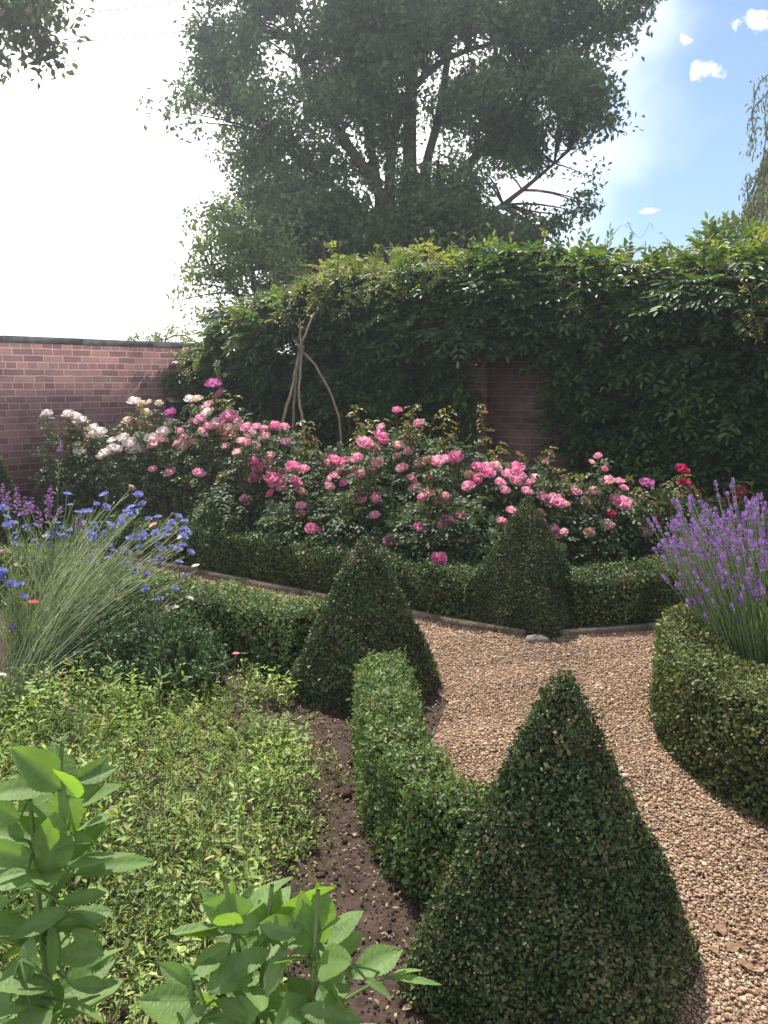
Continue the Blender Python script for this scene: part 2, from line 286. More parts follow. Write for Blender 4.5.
c_, s_ = np.cos(a)[:, None], np.sin(a)[:, None]; vx = v[..., 0] * c_ - vy * s_; vy = v[..., 0] * s_ + vy * c_
lump = .006 * snoise(np.c_[p, np.zeros(n)], 5, 3)
v = np.stack([vx + p[:, :1], vy + p[:, 1:2], vz + (.010 + lump + rng.uniform(-.003, .007, n))[:, None]], -1)
mb = MB(); mb.add(v.reshape(-1, 3), (cf[None] + (np.arange(n) * 8)[:, None, None]).reshape(-1, 4))
tag(mb.build('gravel', M['stones']), 'loose pinkish tan gravel covering the garden path', 'gravel', kind='stuff')
print('stones', n)
# edging strips
def edging(pts, label):
    mb = MB(); pts = [np.array(q) for q in pts]
    for a, b in zip(pts[:-1], pts[1:]):
        d = b - a; L = np.linalg.norm(d); ang = math.atan2(d[1], d[0]); k = max(1, round(L / .62))
        for i in range(k):
            box(mb, (L * i / k + .004, -.005, -.03), (L * (i + 1) / k - .004, .03, .052 + rng.uniform(-.008, .008)), 0, ang + rng.normal(0, .006), (a[0], a[1], 0))
    return tag(mb.build('path_edging', M['timber'], loc=(pts[0][0], pts[0][1], 0)), label, 'path edging', 'low edging strips along the gravel path')
edging(EDGE[:4], 'long low brown edging running below the box hedge left of the farthest full pyramid')
edging(EDGE[4:], 'short low brown edging curving right from the far pyramid towards the lavender')
mb = MB(); q = rvec(1); q = G(537, 643)
lat = np.linspace(-1, 1, 7); lon = np.linspace(0, 2 * math.pi, 13)[:-1]
v = np.array([[math.copysign(abs(math.cos(u)) ** .5, math.cos(u)) * (1 - abs(z) ** 3) ** .5 * .075, math.copysign(abs(math.sin(u)) ** .5, math.sin(u)) * (1 - abs(z) ** 3) ** .5 * .045, z * .035] for z in lat for u in lon])
v += rng.normal(0, .003, v.shape); v[:, 2] += .018; v += q
mb.add(v, grid_faces(7, 12, True)); tag(mb.build('stone', M['stone'], loc=q, smooth=True), 'pale weathered stone at the foot of the far box pyramid beside the gravel', 'stone')
# dry leaves on the gravel
for (px, py, s, lab) in [(714, 950, .034, 'pale tan dead leaf on the gravel, leftmost of the few at lower right'), (735, 947, .046, 'brown curled dead leaf on the gravel between two other dead leaves'), (720, 929, .045, 'dark curled dead leaf lying farthest back of those on the gravel at lower right'), (745, 964, .040, 'greyish brown dead leaf nearest the lower right corner of the gravel')]:
    q = G(px, py, .022); mb = MB()
    uu = np.linspace(0, 1, 6); w = np.sin(uu ** .8 * math.pi) * .42 * s
    a = rng.uniform(0, 6.28); dx = np.array([math.cos(a), math.sin(a), 0]); dy = np.array([-math.sin(a), math.cos(a), 0]); v = []
    for i, u in enumerate(uu):
        for k in (-1, 0, 1):
            v.append(q + dx * (u - .5) * s * 1.3 + dy * w[i] * k * rng.uniform(.6, 1.25) + np.array([0, 0, abs(k) * .15 * w[i] * rng.uniform(-1, 2) + .007 * math.sin(u * 3) - .004]))
    mb.add(v, grid_faces(6, 3, False)); tag(mb.build('dead_leaf', M['dead'] if 'dead' in M else M.setdefault('dead', solid('curled_dead_leaf', (.09, .05, .03), (.26, .16, .09), 60)), loc=q, smooth=True), lab, 'dead leaf', 'dead leaves on the gravel path')

# ------------------------------------------------------------------ clipped box
def clothe(root, v, q, dens, L, W, mat, lump=.018, fuzz=.012, lscale=9, core=.94, tpl=T6, seed=1, spread=.6):
    """leaves all over a clipped surface, over a dark twiggy inside"""
    n = int(area(v, q) * dens); p, nn, _ = sample(v, q, n)
    bumpv = lump * snoise(p, lscale, seed) + .6 * lump * snoise(p, lscale * 3, seed + 5)
    bad = snoise(p, 7, seed + 9) < -1.25; keep = ~(bad & (rng.random(n) < .55)); p, nn, bumpv = p[keep], nn[keep], bumpv[keep]; n = len(p)
    p = p + nn * (bumpv + rng.normal(0, fuzz, n) - fuzz * rng.exponential(.9, n))[:, None]; p[:, 2] = np.maximum(p[:, 2], .012)
    t = unit(nn * .30 + rvec(n) * .9 + np.array([0, 0, .12])); nrm = unit(nn + spread * rvec(n))
    mb = MB(); k = rng.lognormal(0, .26, n); leaves(mb, p, t, nrm, L * k, W * k, tpl)
    ms_ = max(20, n // 260); j = rng.integers(0, n, ms_); dr = unit(nn[j] * .8 + np.array([0, 0, .7]) + .4 * rvec(ms_)); ln = rng.uniform(.02, .05, ms_)      # stray shoots
    for f in np.linspace(.1, 1, 7): leaves(mb, p[j] + dr * (ln * f)[:, None], unit(dr * .7 + rvec(ms_)), unit(nn[j] + .8 * rvec(ms_)), L * .9, W * .9, tpl)
    mb.build('foliage', mat, root)
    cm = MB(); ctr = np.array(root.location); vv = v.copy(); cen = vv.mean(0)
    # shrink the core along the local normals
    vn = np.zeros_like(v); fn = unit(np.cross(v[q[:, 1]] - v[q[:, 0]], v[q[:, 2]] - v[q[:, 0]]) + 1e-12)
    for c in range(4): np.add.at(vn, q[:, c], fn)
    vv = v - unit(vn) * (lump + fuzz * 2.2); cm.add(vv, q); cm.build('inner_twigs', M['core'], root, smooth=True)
HR = R(-34)
def pyramid_surface(x, y, s, h, rot, pw=1.32):
    zs = np.linspace(0, 1, 26); na = 48; a = np.arange(na) / na * 2 * math.pi; v = []
    e = 9.0; sup = (np.abs(np.cos(a)) ** e + np.abs(np.sin(a)) ** e) ** (-1 / e)
    for z in zs:
        r = s / 2 * (1 - z ** pw) * (1 - .02 * (1 - z) ** 6) + .012
        e2 = sup if z < .9 else sup * (1 - (z - .9) * 8) + (z - .9) * 8
        lx, ly = r * e2 * np.cos(a), r * e2 * np.sin(a)
        v.append(np.stack([x + lx * math.cos(rot) - ly * math.sin(rot), y + lx * math.sin(rot) + ly * math.cos(rot), np.full(na, z * h)], -1))
    v.append(np.tile(np.array([[x, y, h + .008]]), (na, 1)))
    return np.concatenate(v), grid_faces(27, na, True)
def pyramid(x, y, s, h, label, dens, L, W, mat, seed, rot=HR, pw=1.3):
    t = thing('topiary_pyramid', label, 'topiary', (x, y, 0), 'clipped box pyramids')
    v, q = pyramid_surface(x, y, s, h, rot, pw); clothe(t, v, q, dens, L, W, mat, lump=.009, fuzz=.006, lscale=12, seed=seed)
    mb = MB(); tube(mb, [(x, y, 0), (x + .01, y, h * .5)], [.025, .012], 7); mb.build('trunk', M['bark'], t)
pyramid(.475, 2.02, .66, .885, 'largest box pyramid in the foreground beside the gravel, dark with browned leaves', 36000, .0118, .0074, M['box_dry'], 11, pw=1.16)
pyramid(-.10, 4.10, .62, .85, 'box pyramid in the middle between the two low hedges of the weedy bed', 21000, .0145, .0092, M['box_dry'], 22)
pyramid(.98, 5.40, .70, .88, 'box pyramid in front of the pink roses across the gravel', 20000, .0145, .0094, M['box_dry'], 33)
pyramid(-3.78, 7.6, .56, 1.16, 'box pyramid half cut off at the left edge before the brick wall', 11000, .02, .013, M['box'], 44)
def hedge_surface(path, width, height, top_noise=.02, seed=1):
    path = np.array(path, float); pts = spline(np.c_[path, np.zeros(len(path))], max(12, int(np.linalg.norm(np.diff(path, axis=0), axis=1).sum() / .06)))[:, :2]
    d = unit(np.gradient(pts, axis=0)); nrm = np.stack([-d[:, 1], d[:, 0]], -1); n = len(pts)
    sec = [(-1, 0), (-1.02, .3), (-1.02, .6), (-1, .85), (-.92, .96), (-.75, 1), (-.35, 1.0), (0, 1.0), (.35, 1.0), (.75, 1), (.92, .96), (1, .85), (1.02, .6), (1.02, .3), (1, 0)]
    hs = height * (1 + top_noise / height * snoise(np.c_[pts, np.zeros(n)], 5, seed)); rows = []
    ws = np.full(n, width / 2) * (1 + .05 * snoise(np.c_[pts, np.zeros(n)], 4, seed + 1))
    def ring(i, k, back):
        c = pts[i] + d[i] * back; w = ws[i] * k; h = hs[i] * (1 - .1 * (1 - k))
        return [np.array([c[0] + nrm[i, 0] * a * w, c[1] + nrm[i, 1] * a * w, b * h]) for a, b in sec]
    rows.append(ring(0, .02, -.02)); rows.append(ring(0, .9, -.015))
    for i in range(n): rows.append(ring(i, 1, 0))
    rows.append(ring(n - 1, .9, .015)); rows.append(ring(n - 1, .02, .02))
    v = np.array(rows).reshape(-1, 3); q = grid_faces(len(rows), len(sec), False)[:, ::-1]
    return v, q
def hedge(path, width, height, label, dens, L, W, mat, seed, lump=.02, fuzz=.012, tn=.02):
    t = thing('box_hedge', label, 'hedge', (path[0][0], path[0][1], 0), 'low clipped box hedges')
    v, q = hedge_surface(path, width, height, tn, seed)
    fn = np.cross(v[q[:, 1]] - v[q[:, 0]], v[q[:, 2]] - v[q[:, 0]])
    if fn[:, 2].sum() < 0: q = q[:, ::-1]
    clothe(t, v, q, dens, L, W, mat, lump=lump, fuzz=fuzz, seed=seed)
    pp = spline(np.c_[np.array(path), np.zeros(len(path))], 9)
    for c in pp[1:-1]:
        mb = MB(); tube(mb, [c, c + np.array([.01, .02, height * .6])], [.012, .006], 5); mb.build('stem', M['bark'], t)
def off(p, d): return (p[0] + d[0], p[1] + d[1])
ed = np.array(EDGE); hb = np.array([.5, .72]) * .26
hedge([(-4.0, 8.66), (-3.2, 8.1), (-2.4, 7.56), (-1.72, 7.08)], .34, .37, 'low box hedge behind the cornflowers, in front of the white roses', 6500, .021, .014, M['box'], 51)
hedge([(-1.62, 7.02), (-.9, 6.53), (-.2, 6.03), (.45, 5.57), (.68, 5.42)], .36, .38, 'low box hedge in front of the pink roses, left of the far pyramid', 8500, .019, .013, M['box'], 52, lump=.024)
hedge([(1.27, 5.36), (1.6, 5.40), (2.0, 5.52), (2.5, 5.72), (3.1, 5.98)], .36, .37, 'low box hedge between the far pyramid and the lavender', 8500, .018, .012, M['box'], 53, lump=.026)
hedge([(-3.0, 6.15), (-2.3, 5.68), (-1.5, 5.12), (-.95, 4.76), (-.42, 4.40)], .36, .38, 'low box hedge with bright top left of the middle pyramid, along the weedy bed', 9500, .018, .012, M['box_light'], 54, lump=.026, tn=.012)
hedge([(.0, 3.62), (.01, 3.2), (.05, 2.8), (.13, 2.5), (.28, 2.26)], .205, .385, 'bright green box hedge in the foreground joining the middle and largest pyramids', 17000, .0165, .0100, M['box_light'], 55, lump=.018, fuzz=.014)
# round hedge about the lavender bed
arc = [(CC[0] + (CR - .17) * math.cos(a), CC[1] + (CR - .17) * math.sin(a)) for a in np.linspace(R(95), R(262), 13)]
hedge(arc, .32, .48, 'tall curved box hedge with yellowing top round the lavender bed', 11500, .0175, .0115, M['box_yellow'], 56, lump=.012, fuzz=.010, tn=.008)
# loose box shrub in the flower bed
def loose_bush(label, c, r, h, nsh, mat, name='box_shrub'):
    t = thing(name, label, 'shrub', (c[0], c[1], 0)); mb = MB(); sm = MB()
    for i in range(nsh):
        a = rng.uniform(0, 6.28); k = math.sqrt(rng.random()); e = np.array([c[0] + r[0] * k * math.cos(a), c[1] + r[1] * k * math.sin(a), h * (1 - .55 * k * k) * rng.uniform(.45, 1.05) * (1 + .16 * math.sin(7 * a + 5 * k))])
        b = np.array([c[0] + .25 * r[0] * k * math.cos(a), c[1] + .25 * r[1] * k * math.sin(a), 0]); pts = bez(b, np.array([e[0], e[1], e[2] * .3]), e, 6); tube(sm, pts, np.linspace(.004, .0015, 6), 3)
        m = 30; u = rng.random(m) ** .55 * .9 + .12; base = np.stack([np.interp(u, np.linspace(0, 1, 6), pts[:, j]) for j in range(3)], -1)
        dr = unit(pts[-1] - pts[-3]); tt = unit(dr * .5 + rvec(m)); leaves(mb, base + rvec(m) * .012, tt, unit(rvec(m) + np.array([0, -.2, .9])), rng.uniform(.018, .030, m), rng.uniform(.011, .017, m), T6)
    mb.build('foliage', mat, t); sm.build('stems', M['cane'], t)
loose_bush('loose unclipped box shrub with bluish green leaves under the leaning cornflower stems', (-1.27, 4.2), (.42, .30), .45, 430, M['box_blue'])
loose_bush('small loose dark box shrub at the foot of the cornflowers near the left edge', (-1.72, 4.55), (.40, .35), .46, 240, M['box_blue'])

# ------------------------------------------------------------------ walls
def wall_obj(mb_, name, mat, parent): return mb_.build(name, mat, parent)
def wall(name, a, b, h, th, mat, label, cop=True):
    d = np.array(b) - np.array(a); L = np.linalg.norm(d); ang = math.atan2(d[1], d[0])
    t = thing(name, label, 'wall', (a[0], a[1], 0)); t.rotation_euler = (0, 0, ang)
    return t, L
def local_build(mb, name, mat, parent, smooth=False):
    o = bpy.data.objects.new(name, mb.mesh(name, mat, (0, 0, 0), smooth)); C.objects.link(o); o.parent = parent; return o
WA = np.array([-4.24, 8.8]); WB = np.array([-2.42, 10.62]); dl = (WB - WA) / np.linalg.norm(WB - WA); W0 = WA - dl * 8.0
HL = 2.16
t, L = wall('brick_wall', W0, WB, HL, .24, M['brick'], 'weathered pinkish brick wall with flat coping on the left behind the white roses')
mb = MB(); box(mb, (0, 0, -.1), (L + .3, .24, HL - .075)); local_build(mb, 'masonry', M['brick'], t)
mb = MB(); k = 0
while k < L:
    w = .9; box(mb, (k + .003, -.035, HL - .073), (min(k + w, L + .3) - .003, .275, HL + rng.uniform(-.003, .003))); k += w
local_build(mb, 'coping', M['coping'], t)
ub = np.array([math.cos(R(-28)), math.sin(R(-28))]); nb = np.array([ub[1], -ub[0]])     # nb faces the garden
NI = np.array([1.47, 8.75]); B0 = NI - ub * ((NI[0] - WB[0]) / ub[0]); HB = 2.55; LB = 13.0; SN = np.linalg.norm(NI - B0)
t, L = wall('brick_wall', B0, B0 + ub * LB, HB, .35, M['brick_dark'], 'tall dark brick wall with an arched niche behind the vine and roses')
mb = MB(); x0, x1 = SN - .42, SN + .40; sp = 1.86; ris = .14
box(mb, (-.2, 0, -.1), (1.5, .35, 2.0)); box(mb, (1.5, 0, -.1), (x0, .35, HB)); box(mb, (x1, 0, -.1), (LB, .35, HB))
# wall above the niche with a segmental arch soffit
xs = np.linspace(x0, x1, 13); zc = sp + ris * (1 - ((xs - (x0 + x1) / 2) / ((x1 - x0) / 2)) ** 2)
for i in range(12):
    a, b = xs[i], xs[i + 1]
    mb.add([[a, 0, zc[i]], [b, 0, zc[i + 1]], [b, 0, HB], [a, 0, HB], [a, .15, zc[i]], [b, .15, zc[i + 1]]], [[0, 1, 2, 3], [4, 5, 1, 0]])
mb.add([[x0, 0, HB], [x1, 0, HB], [x1, .35, HB], [x0, .35, HB]], [[0, 1, 2, 3]])
local_build(mb, 'masonry', M['brick_dark'], t)
mb = MB(); box(mb, (x0 - .002, .15, -.1), (x1 + .002, .33, sp + ris + .03)); local_build(mb, 'niche_back', M['brick_dark'], t)
mb = MB(); nv = 19
for i in range(nv):
    f0, f1 = i / nv + .004, (i + 1) / nv - .004; q = []
    for f in (f0, f1):
        x = x0 - .03 + (x1 - x0 + .06) * f; z = sp + ris * (1 - (2 * f - 1) ** 2); dn = np.array([(2 * f - 1) * .28, 1.]); dn /= np.linalg.norm(dn)
        q.append((x, z, dn))
    (xa, za, da), (xb, zb, db) = q; hh = .11
    fr = [[xa, -.012, za], [xb, -.012, zb], [xb + db[0] * hh, -.012, zb + db[1] * hh], [xa + da[0] * hh, -.012, za + da[1] * hh]]
    bk = [[c[0], .03, c[2]] for c in fr]; mb.add(fr + bk, [[0, 1, 2, 3], [0, 4, 5, 1], [1, 5, 6, 2], [2, 6, 7, 3], [3, 7, 4, 0]])
local_build(mb, 'arch', island_solid('arch_brick', [(0, (.10, .05, .045)), (1, (.2, .1, .085))]), t)
mb = MB()
for i in range(13): box(mb, (1.5 + i * .9, -.04, HB + .002), (2.39 + i * .9, .39, HB + .07))
local_build(mb, 'coping', M['coping'], t)
# small dark box on the left wall
q = plane_hit(176, 405, np.array([WA[0], WA[1], 0]), np.array([dl[1], -dl[0], 0.])); t = thing('wall_box', 'small dark metal box on the brick wall behind the white and pink roses', 'box', (q[0], q[1], q[2]))
t.rotation_euler = (0, 0, math.atan2(dl[1], dl[0]))
mb = MB(); box(mb, (-.14, -.10, -.13), (.14, -.003, .03)); local_build(mb, 'housing', M['iron'], t)
mb = MB(); mb.add([[-.155, -.13, .035], [.155, -.13, .035], [.155, -.003, .085], [-.155, -.003, .085], [-.155, -.13, .05], [.155, -.13, .05], [.155, -.003, .10], [-.155, -.003, .10]], [[0, 3, 2, 1], [4, 5, 6, 7], [0, 1, 5, 4], [1, 2, 6, 5], [2, 3, 7, 6], [3, 0, 4, 7]])
local_build(mb, 'lid', M['coping'], t)

# ------------------------------------------------------------------ vine on the back wall
def compound(mb, p, d, n, L, k, ll, lw, droop=.15, tpl=T4, mi=0):
    """pinnate leaves: k pairs of leaflets and an end one on each rachis"""
    d = unit(d); b = unit(np.cross(n, d)); n = np.cross(d, b); N = len(p); L = np.broadcast_to(L, (N,))
    for i in range(k + 1):
        f = .22 + .78 * i / k; c = p + d * (L * f)[:, None] + np.array([0, 0, -1]) * (L * droop * f * f)[:, None]; s = 1 - .35 * abs(f - .6)
        dd = unit(d + np.array([0, 0, -2 * droop * f]))
        if i == k: leaves(mb, c, dd, unit(n + .3 * rvec(N)), ll * s, lw * s, tpl, mi)
        else:
            for sg in (-1, 1): leaves(mb, c, unit(dd * .55 + b * sg * .85 + .15 * rvec(N) + np.array([0, 0, -.15])), unit(n + .3 * rvec(N)), ll * s * rng.uniform(.85, 1.15, N), lw * s, tpl, mi)
p0 = np.array([B0[0], B0[1], 0]); n3 = np.array([nb[0], nb[1], 0.])
def on_wall(px, py, out=.5):
    h = plane_hit(px, py, p0 + n3 * out, n3); return np.dot(h[:2] - B0, ub), h[2]
top = np.array([on_wall(x, y) for x, y in [(186, 352), (206, 332), (235, 308), (290, 290), (330, 268), (400, 268), (450, 258), (500, 248), (560, 255), (620, 262), (680, 256), (768, 252), (1000, 235)]])
bot = np.array([on_wall(x, y, .25) for x, y in [(180, 400), (215, 430), (300, 450), (440, 450), (462, 450), (472, 350), (549, 346), (560, 440), (580, 480), (640, 478), (768, 482), (1000, 500)]])
vine = thing('wisteria', 'thick climbing vine of feathery dark leaves covering the back brick wall', 'climber', (B0[0] + ub[0] * 4.2, B0[1] + ub[1] * 4.2, 0))
smin, smax = top[0, 0], 8.6
N = 7200; s = rng.uniform(smin, smax, N); zt = np.interp(s, top[:, 0], top[:, 1]); zb = np.interp(s, bot[:, 0], bot[:, 1])
z = zb + (zt - zb) * rng.random(N) ** .9
q = np.c_[s, z, np.zeros(N)]; zt2 = zt + .10 * snoise(q, 3.5, 61); lum = snoise(q, 2.6, 62) + .6 * snoise(q, 6, 63)
rel = np.clip((z - 1.0) / 1.6, 0, 1); thick = .22 + .46 * rel * rel * (3 - 2 * rel) + .17 * lum
edge = np.clip((zt2 - z) / .35, 0, 1) ** .5; thick = thick * (.35 + .65 * edge)
outw = thick * (1 - .75 * rng.random(N) ** 1.6)
k = (z < zt2 + .05) & (outw > 0) & ((lum > -1.15) | (rng.random(N) < .5)); s, z, outw, thick, lum = s[k], z[k], outw[k], thick[k], lum[k]; N = len(s)
p = np.c_[B0[None] + s[:, None] * ub + outw[:, None] * nb, z]
u3 = np.array([ub[0], ub[1], 0])
d = unit(n3 * rng.uniform(.3, 1, N)[:, None] + u3 * rng.normal(0, .75, N)[:, None] + np.array([0, 0, 1]) * rng.normal(.0, .25, N)[:, None])
nn = unit(n3 * .4 + np.array([0, 0, 1.]) + .3 * rvec(N))
mb = MB(); compound(mb, p, d, nn, rng.uniform(.22, .38, N), 5, .105, .042, .17, T6)
# crest of the vine, on top of and behind the wall
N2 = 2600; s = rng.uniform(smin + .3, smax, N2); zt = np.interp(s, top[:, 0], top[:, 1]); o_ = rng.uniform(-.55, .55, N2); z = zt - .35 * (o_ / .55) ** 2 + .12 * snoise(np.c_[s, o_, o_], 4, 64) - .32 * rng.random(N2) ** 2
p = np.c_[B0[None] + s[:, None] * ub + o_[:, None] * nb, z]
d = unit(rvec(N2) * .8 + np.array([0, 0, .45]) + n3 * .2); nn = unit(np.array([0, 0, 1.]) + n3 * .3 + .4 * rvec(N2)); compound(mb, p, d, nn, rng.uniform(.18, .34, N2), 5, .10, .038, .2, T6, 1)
mb.build('foliage', [M['vine'], M['vine_crest_lit']], vine)
# dark leafless mat of stems behind the leaves
for i in range(46):
    sm = MB()
    sa = rng.uniform(smin + .2, smax); za = .1; sb = sa + rng.normal(0, .8); pts = []
    zt = float(np.interp(sb, top[:, 0], top[:, 1]))
    if min(sa, sb) - .15 < SN + .45 and max(sa, sb) + .15 > SN - .5: continue
    for f in np.linspace(0, 1, 9): pts.append(np.r_[B0 + ub * (sa + (sb - sa) * f + .06 * math.sin(f * 9 + i)) + nb * (.05 + .18 * f), za + (zt - .3 - za) * f])
    tube(sm, pts, np.linspace(.018, .006, 9), 5); sm.build('stem', M['bark'], vine)
# young yellow shoots
def shoot(pts, nleaf, L=.16, ll=.045, lw=.018, tube_r=.004, name='young_shoot'):
    ym = MB(); pts = spline(pts, 14); tube(ym, pts, np.linspace(tube_r, .0015, 14), 4, 1)
    u = np.linspace(.12, 1, nleaf); c = np.stack([np.interp(u, np.linspace(0, 1, 14), pts[:, j]) for j in range(3)], -1)
    compound(ym, c, unit(rvec(nleaf) + np.array([0, -.3, -.1])), unit(np.array([0, -.3, 1.]) + .5 * rvec(nleaf)), rng.uniform(.6, 1.2, nleaf) * L, 4, ll, lw, .35)
    ym.build(name, [M['vine_young'], M['twig']], vine)
def wp(px, py, out): h = plane_hit(px, py, p0 + n3 * out, n3); return h
for pp, nl in [([(372, 262, .5), (385, 248, .7), (408, 252, .75), (415, 268, .7)], 16), ([(322, 268, .5), (348, 258, .75), (372, 268, .8), (380, 285, .7)], 14), ([(262, 315, .5), (240, 325, .9), (225, 350, 1.0), (215, 368, 1.05)], 12), ([(300, 300, .6), (270, 322, .9), (245, 348, 1.0), (232, 372, 1.0)], 10),
               ([(520, 270, .6), (573, 285, .8), (576, 300, .85), (572, 305, .85)], 9), ([(700, 262, .5), (735, 275, .8), (752, 300, .9), (742, 330, .9)], 16), ([(768, 265, .5), (790, 290, .8), (770, 320, .9), (745, 315, .9)], 16), ([(232, 308, .4), (222, 318, .6), (205, 335, .7), (190, 352, .7)], 12)]:
    shoot([wp(*a) for a in pp], nl)
for i in range(46):                                  # trailing tips over the left slope
    sx = rng.uniform(200, 480); ty = float(np.interp(sx, [200, 235, 290, 330, 480], [335, 310, 292, 268, 252])) + rng.uniform(0, 34); a = wp(sx, ty, .6); dirn = unit(np.array([rng.normal(-.5, .5), -.6, rng.normal(.0, .3)])) * rng.uniform(.2, .45)
    shoot([a, a + dirn * .6 + np.array([0, 0, .05]), a + dirn + np.array([0, -.05, -.06])], int(rng.integers(6, 11)), .15)
for i in range(80):                                  # short yellowish tips along the crest
    sx = rng.uniform(190, 770); b = 1 if rng.random() < .75 else 0
    ty = float(np.interp(sx, [176, 200, 232, 290, 330, 400, 450, 500, 560, 620, 680, 768], [352, 330, 305, 290, 268, 268, 258, 248, 255, 262, 256, 252])) + (rng.uniform(-2, 22) if b else rng.uniform(20, 60))
    a = wp(sx, ty + 10, .5); dirn = unit(rvec(1)[0] + np.array([0, -.3, .5])) * rng.uniform(.12, .3)
    shoot([a, a + dirn * .6 + np.array([0, 0, .04]), a + dirn + np.array([0, -.05, 0])], int(rng.integers(4, 8)), .13)
for pp in [[(462, 252), (450, 238), (455, 232), (470, 240)], [(510, 248), (522, 205), (540, 190), (536, 215)], [(430, 258), (440, 238), (428, 228), (420, 238)], [(600, 258), (622, 225), (640, 238), (650, 222)], [(625, 262), (632, 235), (628, 222)], [(665, 258), (668, 243), (664, 235)], [(440, 262), (460, 238), (486, 222)], [(330, 270), (318, 240), (300, 245)]]:
    shoot([wp(x, y, .35) for x, y in pp], 3, .06, .03, .014, .003, 'tendril')

# ------------------------------------------------------------------ trees
def tree(name, label, base, lobes, ntips, per, lsize, mat, limbs, trunk_r, csize=.42, gap=None, seed=3, mass=0):
    t = thing(name, label, 'tree', base); b0 = np.array(base, float)
    w = np.array([l[3] * l[4] * l[5] for l in lobes]); w = w ** (2 / 3); w /= w.sum(); idx = rng.choice(len(lobes), ntips, p=w)
    c = np.array([l[:3] for l in lobes])[idx]; r = np.array([l[3:6] for l in lobes])[idx]
    if mass:                                        # boughs: groups of twig tips with air between them
        nm = ntips // mass; cm_ = c[:nm] + rvec(nm) * r[:nm] * (rng.random(nm) ** .36)[:, None]; im = rng.integers(0, nm, ntips)
        tips = cm_[im] + rvec(ntips) * (rng.random(ntips) ** .5)[:, None] * np.array([.70, .70, .40])
    else: tips = c + rvec(ntips) * r * (rng.random(ntips) ** .38)[:, None]
    if gap is not None:
        g = snoise(tips, gap[0], seed) + .5 * snoise(tips, gap[0] * 2.3, seed + 1); tips = tips[(g > gap[1]) | (tips[:, 2] < gap[2])]
    bm = MB(); segs = []
    lb = []
    for k_, li in enumerate(limbs):
        pts = spline([np.array(q, float) for q in li[0]], 12); lm_ = bm if k_ == 0 else MB(); tube(lm_, pts, np.linspace(li[1], li[2], 12), 8); segs.append(np.c_[pts, np.linspace(li[1], li[2], 12)])
        if k_: lb.append(lm_)
    seg = np.concatenate(segs)
    cb = MB()
    for tp in tips:
        dd = np.linalg.norm(seg[:, :3] - tp, axis=1) + 1.2 * np.maximum(0, seg[:, 2] - tp[2]); j = int(np.argmin(dd)); a = seg[j, :3]
        L = np.linalg.norm(tp - a); mid = (a + tp) / 2 + np.array([0, 0, .12 * L]) + rng.normal(0, .06 * L + 1e-3, 3)
        r0 = min(seg[j, 3] * .6, .012 + .012 * L); tube(bm, bez(a, mid, tp, 5), np.linspace(r0, .006, 5), 4)
    n = len(tips) * per; k = np.repeat(np.arange(len(tips)), per); sc = rng.uniform(.6, 1.3, len(tips))[k] * csize
    p = tips[k] + rvec(n) * (sc * rng.random(n) ** .5)[:, None] * np.array([1, 1, .75]); tt = unit(rvec(n) + np.array([0, 0, -.25])); nn = unit(rvec(n) + np.array([0, 0, .9]))
    l = rng.uniform(.7, 1.25, n) * lsize; leaves(cb, p, tt, nn, l, l * .5, T4)
    tr_ = bm.build('trunk', M['bark'], t); cb.build('crown', mat, t)
    for lm_ in lb:
        o = bpy.data.objects.new('limb', lm_.mesh('limb', M['bark'], b0)); C.objects.link(o); o.parent = tr_
    return t
def lobe(px, py, y, rx, ry, rz):
    c = P(px, py, y); sc = np.linalg.norm(c - np.array([0, 0, H_EYE])) / F
    return (*c, rx * sc, rz, ry * sc)
D = 16.5
lobes = [lobe(*a) for a in [(218, 105, 16, 54, 52, 2.0), (195, 30, 16, 24, 30, .8), (185, 95, 16, 10, 14, .4), (258, 150, 16, 70, 55, 2.0), (300, 40, D, 110, 85, 2.4), (400, -30, D, 150, 100, 2.8), (520, 10, D, 110, 95, 2.6), (585, 55, 16, 50, 50, 1.6), (548, 125, 16, 62, 66, 2), (505, 180, 16, 88, 75, 2.2), (330, 175, 16, 105, 75, 2.4), (430, 130, D, 130, 100, 2.8),
         (315, 235, 15.5, 80, 55, 1.8), (440, 235, 15.5, 120, 55, 1.8), (548, 215, 15.5, 40, 40, 1.3), (222, 55, 16, 28, 44, 1.4), (245, 5, 16.5, 75, 70, 2), (618, 42, 16, 26, 30, 1.0), (590, 5, 16.5, 50, 50, 1.6), (330, -120, 17, 150, 80, 2.6), (480, -130, 17, 150, 80, 2.6), (380, 215, 15.5, 100, 60, 2), (400, 262, 15.2, 110, 40, 1.6), (320, 262, 15.2, 70, 36, 1.4), (480, 255, 15.2, 90, 36, 1.5), (300, 45, 16, 80, 70, 1.6), (260, 15, 16, 50, 60, 1.4), (385, 60, 16, 70, 70, 2), (350, 0, 16.5, 80, 60, 2), (555, 95, 16, 60, 60, 1.6), (490, 75, 16.3, 70, 60, 1.8), (560, 15, 16, 60, 40, 1.6), (470, 0, 16.5, 80, 50, 2), (420, 235, 15.0, 120, 40, 1.3), (330, 240, 15.0, 80, 36, 1.2), (385, 205, 15.2, 90, 40, 1.4), (500, 225, 15.0, 70, 40, 1.2), (290, 262, 15.0, 60, 30, 1.0)]]
tb = P(405, 300, D); tbx = (tb[0], D, 0.0)
def L_(*pp): return [np.array(tbx) + np.array([0, 0, 1.5])] + [P(*q) for q in pp]
